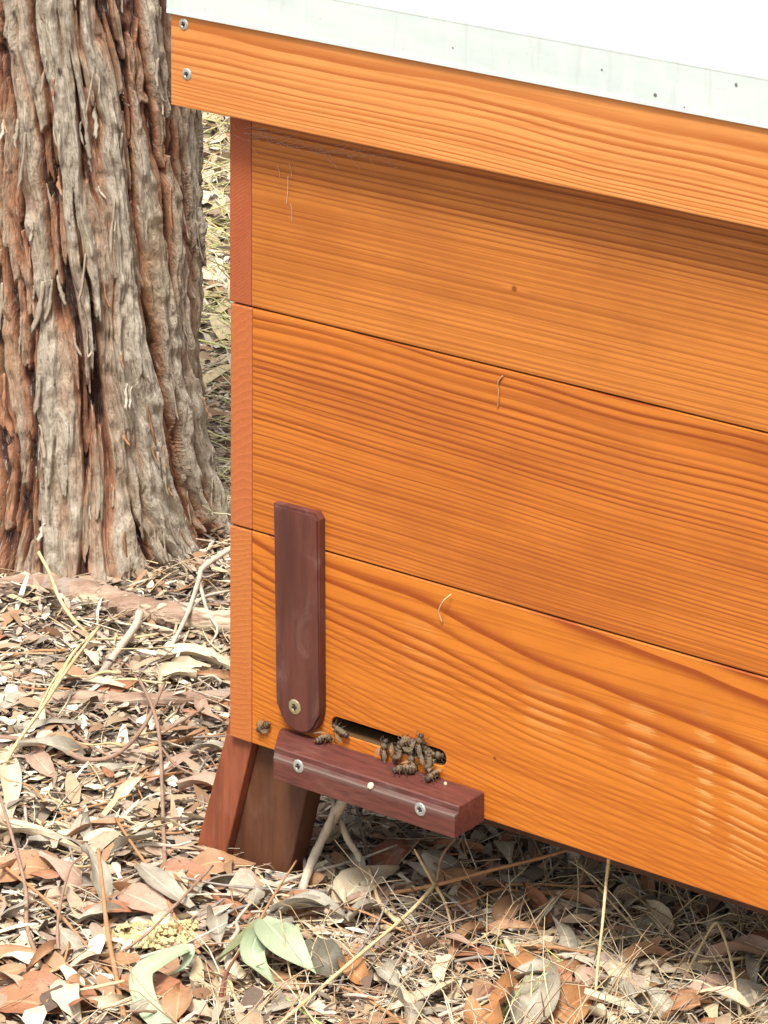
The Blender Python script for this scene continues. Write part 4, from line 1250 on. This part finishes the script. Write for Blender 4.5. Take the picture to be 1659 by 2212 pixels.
kinds = [(L_TAN, 'tan'), (L_RUST, 'russet'), (L_PINK, 'pinkish brown'), (L_CREAM, 'cream'), (L_GREY, 'grey')]
for mt, nm in kinds:
    for s in range(4):
        LV.append((lib_leaf(mt, random.uniform(0.034, 0.066), random.uniform(0.011, 0.022), random.uniform(0.04, 0.24), random.uniform(-0.40, 0.45), random.uniform(-1.8, 1.8), s * 7 + len(LV)), nm, 'curled' if s % 2 else 'flattish'))


MARKS = [((80, 1230), 'the left root of the tree'), ((350, 1240), 'the right root of the tree'), ((90, 1300), 'the left end of the thick fallen branch'),
         ((400, 1340), 'the right end of the thick fallen branch'), ((245, 1420), 'the straight pale grey stick'), ((400, 1410), 'the bleached forked twig'),
         ((60, 1500), 'the left end of the thin fallen branch'), ((380, 1510), 'the thin branch near the leg'), ((45, 1590), 'the straw with the seed head'),
         ((250, 1630), 'the long curved brown stem'), ((345, 1620), 'the knotted upright brown stem'), ((90, 1800), 'the long cream bark slab'),
         ((60, 1890), 'the large tan leaf at the left edge'), ((225, 1900), 'the tall reddish stem'), ((360, 1920), 'the grey-green dead leaf'),
         ((440, 1750), 'the lower part of the stand leg'), ((490, 1870), 'the tan leaf at the leg foot'), ((330, 2010), 'the yellow crumbly clump'),
         ((350, 2120), 'the hooked sage leaf'), ((620, 2040), 'the large sage leaf'), ((60, 2180), 'the russet corner leaf'), ((690, 1850), 'the forked stick under the block'),
         ((790, 1920), 'the silvery tan leaf'), ((900, 1850), 'the shaded underside of the landing block'), ((940, 1915), 'the straw node'), ((915, 2150), 'the long narrow cream leaf'),
         ((720, 2150), 'the bright green leaf stalk'), ((1100, 2050), 'the green seedling'), ((1160, 2150), 'the big pale grey leaf'), ((1070, 2170), 'the orange curled leaf'),
         ((1300, 1990), 'the tall upright straw'), ((1290, 2150), 'the foot of the tall straw'), ((1400, 2060), 'the tan leaf between the straws'), ((1560, 2050), 'the hairpin straw'),
         ((1610, 2160), 'the grey leaf at the right edge'), ((1450, 1930), 'the hive edge at the right'), ((1200, 1880), 'the hive edge beside the landing block')]


def zone(px, py):
    (mx, my), nm = min(MARKS, key=lambda m: (m[0][0] - px) ** 2 + (m[0][1] - py) ** 2)
    dx, dy = px - mx, py - my
    if abs(dx) > abs(dy): w = 'left of' if dx < 0 else 'right of'
    else: w = 'above' if dy < 0 else 'below'
    d = math.hypot(dx, dy)
    return ('close ' if d < 45 else '') + w + ' ' + nm


used_labels = set()


def scatter(total, variants, name, make_label, tiltx, tilty, zlo, zhi, group, thin):
    n = tries = 0
    while n < total and tries < 30000:
        tries += 1
        px = random.uniform(-15, 1675); py = random.uniform(1180, 2235)
        if thin and py < 1820 and random.random() < 0.6: continue
        if px < 1659 and py < 1592 + (px - 495) * 0.324 and px > 480: continue
        p = G(px, py)
        if blocked(p[0], p[1]): continue
        s = random.uniform(0.55, 1.0) if py < 1850 else random.uniform(0.7, 1.2)
        loc = (p[0], p[1], float(gh(p[0], p[1])) + random.uniform(zlo, zhi))
        for k in range(8):
            v = random.choice(variants)
            if v[1] in ('russet', 'pinkish brown') and random.random() < 0.45: v = random.choice(variants)
            lab = make_label(v, s, zone(*project(loc)))
            if lab not in used_labels: break
        else: continue
        used_labels.add(lab)
        o = bpy.data.objects.new(name, v[0]); col.objects.link(o)
        o.location = loc
        o.rotation_euler = (random.gauss(0, tiltx), random.gauss(0, tilty), random.uniform(0, 6.28))
        o.scale = (s, s, s)
        tag(o, lab, 'leaf' if name == 'fallen_leaf' else 'twig', group)
        n += 1


scatter(200, LV, 'fallen_leaf', lambda v, s, z: '%s%s %s gum leaf %s' % ('small ' if s < 0.8 else 'big ' if s > 1.0 else '', v[2], v[1], z), 0.38, 0.28, 0.002, 0.009, 'gum leaves scattered over the litter', True)

twm = []
for mt, nm in ((T_WHITE, 'bleached'), (T_BROWN, 'brown'), (T_GREY, 'grey'), (T_ORANGE, 'orange-brown'), (T_STRAW, 'straw-coloured')):
    for s in range(3):
        L = random.uniform(0.04, 0.11)
        P = [np.array([-L / 2, 0, 0.001]), np.array([-L / 6, random.uniform(-.006, .006), random.uniform(.001, .006)]), np.array([L / 5, random.uniform(-.006, .006), random.uniform(0.001, .006)]), np.array([L / 2, 0, random.uniform(0, .01)])]
        v, f = tube_vf(smooth_path(P, 10), random.uniform(.0009, .0019), random.uniform(.0006, .0012), 6, 0.08)
        twm.append((mesh_from('fallen_twig', v, f, mt, True), nm))
scatter(120, twm, 'fallen_twig', lambda v, s, z: '%s %s twig %s' % ('short' if s < 0.85 else 'long', v[1], z), 0.1, 0.12, 0.003, 0.012, 'small twigs scattered over the litter', False)

# ------------------------------------------------------------------ litter that nobody could count
def palette_mat(name, rough=0.85):
    t = NT(name, rough)
    t.b.inputs['Specular IOR Level'].default_value = 0.25
    c = t.attr('tint')['Color']
    n = t.noise(t.map(t.obj(), (300, 300, 300)), 1.0, 3, 0.6)
    c = t.mix(t.rng(n, 0.38, 0.75, 0.0, 0.38), c, (0.20, 0.14, 0.10))
    return t.out(c)


M_LIT = palette_mat('litter_fragments')
PAL = np.array([(0.70, 0.62, 0.48), (0.76, 0.70, 0.56), (0.52, 0.41, 0.29), (0.42, 0.30, 0.19), (0.36, 0.21, 0.12), (0.28, 0.23, 0.18), (0.44, 0.32, 0.22), (0.60, 0.49, 0.30), (0.12, 0.085, 0.065), (0.50, 0.38, 0.29)])


def with_tint(me, cols_v):
    at = me.attributes.new('tint', 'FLOAT_COLOR', 'POINT')
    at.data.foreach_set('color', np.concatenate([cols_v, np.ones((len(cols_v), 1))], 1).astype(np.float32).ravel())


def region_points(n, x0, x1, y0, y1, f=None):
    P = np.stack([rng.uniform(x0, x1, n), rng.uniform(y0, y1, n)], 1)
    keep = np.hypot(P[:, 0] - TX, P[:, 1] - TY) > 0.125
    keep &= ~((P[:, 0] > -0.045) & (P[:, 0] < 0.06) & (P[:, 1] > -0.0) & (P[:, 1] < 0.035))
    if f is not None: keep &= f(P)
    return P[keep]


def flakes(name, P, Lr, Wr, lift, palw, label, curl=0.3, kindlab='litter'):
    n = len(P)
    L = rng.uniform(*Lr, n); W = L * rng.uniform(*Wr, n)
    th = rng.uniform(0, 2 * math.pi, n)
    tilt = rng.normal(0, 0.30, n); roll = rng.normal(0, 0.45, n)
    ux = np.stack([np.cos(th) * np.cos(tilt), np.sin(th) * np.cos(tilt), np.sin(tilt)], 1)
    sx = np.stack([-np.sin(th) * np.cos(roll), np.cos(th) * np.cos(roll), np.sin(roll)], 1)
    nx = np.cross(ux, sx)
    c = np.stack([P[:, 0], P[:, 1], gh(P[:, 0], P[:, 1]) + rng.uniform(0.0005, lift, n)], 1)
    k = curl * rng.uniform(-0.4, 1, n)
    tt = np.array([-0.5, -0.2, 0.2, 0.5]); ww = np.array([0.35, 1.0, 0.85, 0.25]); hh = np.array([0, 1, 1, 0.0])
    V = np.empty((n, 4, 2, 3))
    for i in range(4):
        wj = W * ww[i] * rng.uniform(0.7, 1.3, n) * 0.5
        base = c + ux * (L * tt[i])[:, None] + nx * (k * L * 0.35 * hh[i])[:, None]
        V[:, i, 0] = base - sx * wj[:, None]; V[:, i, 1] = base + sx * wj[:, None]
    V = V.reshape(-1, 3)
    b = np.arange(n)[:, None, None] * 8
    q = np.array([[0, 1, 3, 2], [2, 3, 5, 4], [4, 5, 7, 6]])[None]
    Fq = (b + q).reshape(-1, 4)
    me = mesh_from(name, V, Fq, M_LIT, False)
    pal = PAL[rng.choice(len(PAL), n, p=np.array(palw) / sum(palw))] * rng.uniform(0.75, 1.15, (n, 1))
    with_tint(me, np.repeat(pal, 8, axis=0))
    tag(link(name, me), label, kindlab, kind='stuff')


def fibres(name, P, Lr, rad, lift, palette, label, up=0.1, bend=0.25, tip=0.5, flop=None, kindlab='litter'):
    """thin three-sided stems"""
    n = len(P)
    L = rng.uniform(*Lr, n); th = rng.uniform(0, 2 * math.pi, n)
    el = np.abs(rng.normal(0, up, n)) if flop is None else rng.uniform(*flop, n)
    d = np.stack([np.cos(th) * np.cos(el), np.sin(th) * np.cos(el), np.sin(el)], 1)
    sd_ = np.stack([-np.sin(th), np.cos(th), np.zeros(n)], 1)
    nn = np.cross(d, sd_)
    c = np.stack([P[:, 0], P[:, 1], gh(P[:, 0], P[:, 1]) + rng.uniform(0.0005, lift, n)], 1)
    bs = rng.normal(0, bend, n) * L; bd = rng.normal(0, bend * 0.4, n) * L
    m = 5
    V = np.empty((n, m, 3, 3))
    r = rng.uniform(*rad, n)
    for i in range(m):
        t = i / (m - 1)
        p = c + d * (L * t)[:, None] + sd_ * (bs * t * t)[:, None]
        if flop is not None: p = p - np.array([0, 0, 1]) * (L * 0.35 * t ** 2.5 * rng.uniform(0.2, 1.0, n))[:, None]
        p[:, 2] = np.maximum(p[:, 2], GZ + 0.001)
        rr = r * (1 - (1 - tip) * t)
        for j in range(3):
            a = j * 2 * math.pi / 3
            V[:, i, j] = p + sd_ * (rr * math.cos(a))[:, None] + nn * (rr * math.sin(a))[:, None]
    V = V.reshape(-1, 3)
    q = []
    for i in range(m - 1):
        for j in range(3): q.append([i * 3 + j, i * 3 + (j + 1) % 3, i * 3 + 3 + (j + 1) % 3, i * 3 + 3 + j])
    Fq = (np.arange(n)[:, None, None] * (m * 3) + np.array(q)[None]).reshape(-1, 4)
    me = mesh_from(name, V, Fq, M_LIT, True)
    pal = np.array(palette)[rng.choice(len(palette), n)] * rng.uniform(0.75, 1.15, (n, 1))
    with_tint(me, np.repeat(pal, m * 3, axis=0))
    tag(link(name, me), label, kindlab, kind='stuff')


flakes('bark_chips', region_points(74000, -1.3, 0.95, -0.5, 0.95), (0.005, 0.018), (0.22, 0.6), 0.007, [3, 2.5, 3, 3, 3, 3, 2, 1.5, 2.5, 2], 'fine litter of bark chips and broken leaf scattered over the soil')
flakes('leaf_fragments', region_points(11500, -1.3, 0.95, -0.5, 0.95, lambda P: rng.random(len(P)) < np.clip(0.22 + 1.2 * (0.12 - (P[:, 1] - 0.6 * (P[:, 0] + 0.35))), 0.18, 1)), (0.016, 0.040), (0.25, 0.5), 0.011, [1.5, 1.5, 2, 3, 4, 1.5, 3, 1, 1, 2], 'broken dead leaves forming the upper layer of the litter', 0.5)
flakes('far_leaf_litter', region_points(16000, -2.6, -0.3, 0.85, 3.2), (0.015, 0.05), (0.2, 0.5), 0.012, [4, 5, 2, 1, 1, 1, 1, 5, 1, 1], 'leaf litter on the ground beyond the tree', 0.5)
flakes('outer_leaf_litter', region_points(90000, -3.2, 2.6, -2.0, 3.4, lambda P: ~((P[:, 0] > -1.25) & (P[:, 0] < 0.9) & (P[:, 1] > -0.45) & (P[:, 1] < 0.9))), (0.012, 0.034), (0.22, 0.5), 0.010, [3, 2.5, 3, 3, 3, 2, 2, 1.5, 1.5, 2], 'leaf litter spreading over the ground all around the hive', 0.5)
GRASSY = [(0.78, 0.70, 0.42), (0.82, 0.76, 0.52), (0.70, 0.66, 0.30), (0.60, 0.62, 0.26)]
fibres('dry_grass_behind_tree', region_points(2600, -1.0, -0.12, 0.55, 1.3, lambda P: (P[:, 1] + 1.3 * P[:, 0] > -0.05) & (P[:, 1] + 1.3 * P[:, 0] < 0.75)), (0.04, 0.12), (0.0006, 0.0015), 0.01, GRASSY, 'pale dry grass between the trunk and the hive', bend=0.3, tip=0.4, flop=(0.05, 0.9), kindlab='grass')
STRAW = [(0.70, 0.58, 0.34), (0.76, 0.66, 0.44), (0.56, 0.42, 0.24), (0.48, 0.33, 0.19), (0.42, 0.31, 0.21), (0.60, 0.54, 0.42)]
flakes('bark_shreds', region_points(13000, -1.3, 0.95, -0.5, 0.95), (0.014, 0.045), (0.06, 0.16), 0.010, [3, 3, 3, 2, 2, 3, 1, 2, 2, 2], 'long thin shreds of bark mixed through the litter', 0.35)
fibres('fine_twigs', region_points(9500, -1.3, 0.95, -0.5, 0.95), (0.02, 0.07), (0.0004, 0.0011), 0.010, STRAW + [(0.30, 0.20, 0.14), (0.72, 0.64, 0.50), (0.62, 0.54, 0.42)], 'fine stems and twigs woven through the litter', 0.12)
fibres('dry_grass', region_points(3000, 0.10, 0.66, -0.26, 0.34, lambda P: rng.random(len(P)) < np.clip(0.25 + 1.7 * (P[:, 0] - 0.1), 0.15, 1)), (0.03, 0.10), (0.0004, 0.0010), 0.006, STRAW, 'mat of dry straw grass under the right part of the hive', bend=0.3, tip=0.4, flop=(0.1, 1.1), kindlab='grass')
fibres('far_grass', region_points(9000, -2.8, -0.5, 0.95, 3.4), (0.05, 0.16), (0.0006, 0.0016), 0.01, [(0.78, 0.70, 0.42), (0.82, 0.76, 0.52), (0.66, 0.62, 0.26), (0.56, 0.58, 0.22), (0.66, 0.50, 0.26)], 'tangled dry yellow grass beyond the tree', bend=0.3, tip=0.4, flop=(0.05, 0.7), kindlab='grass')
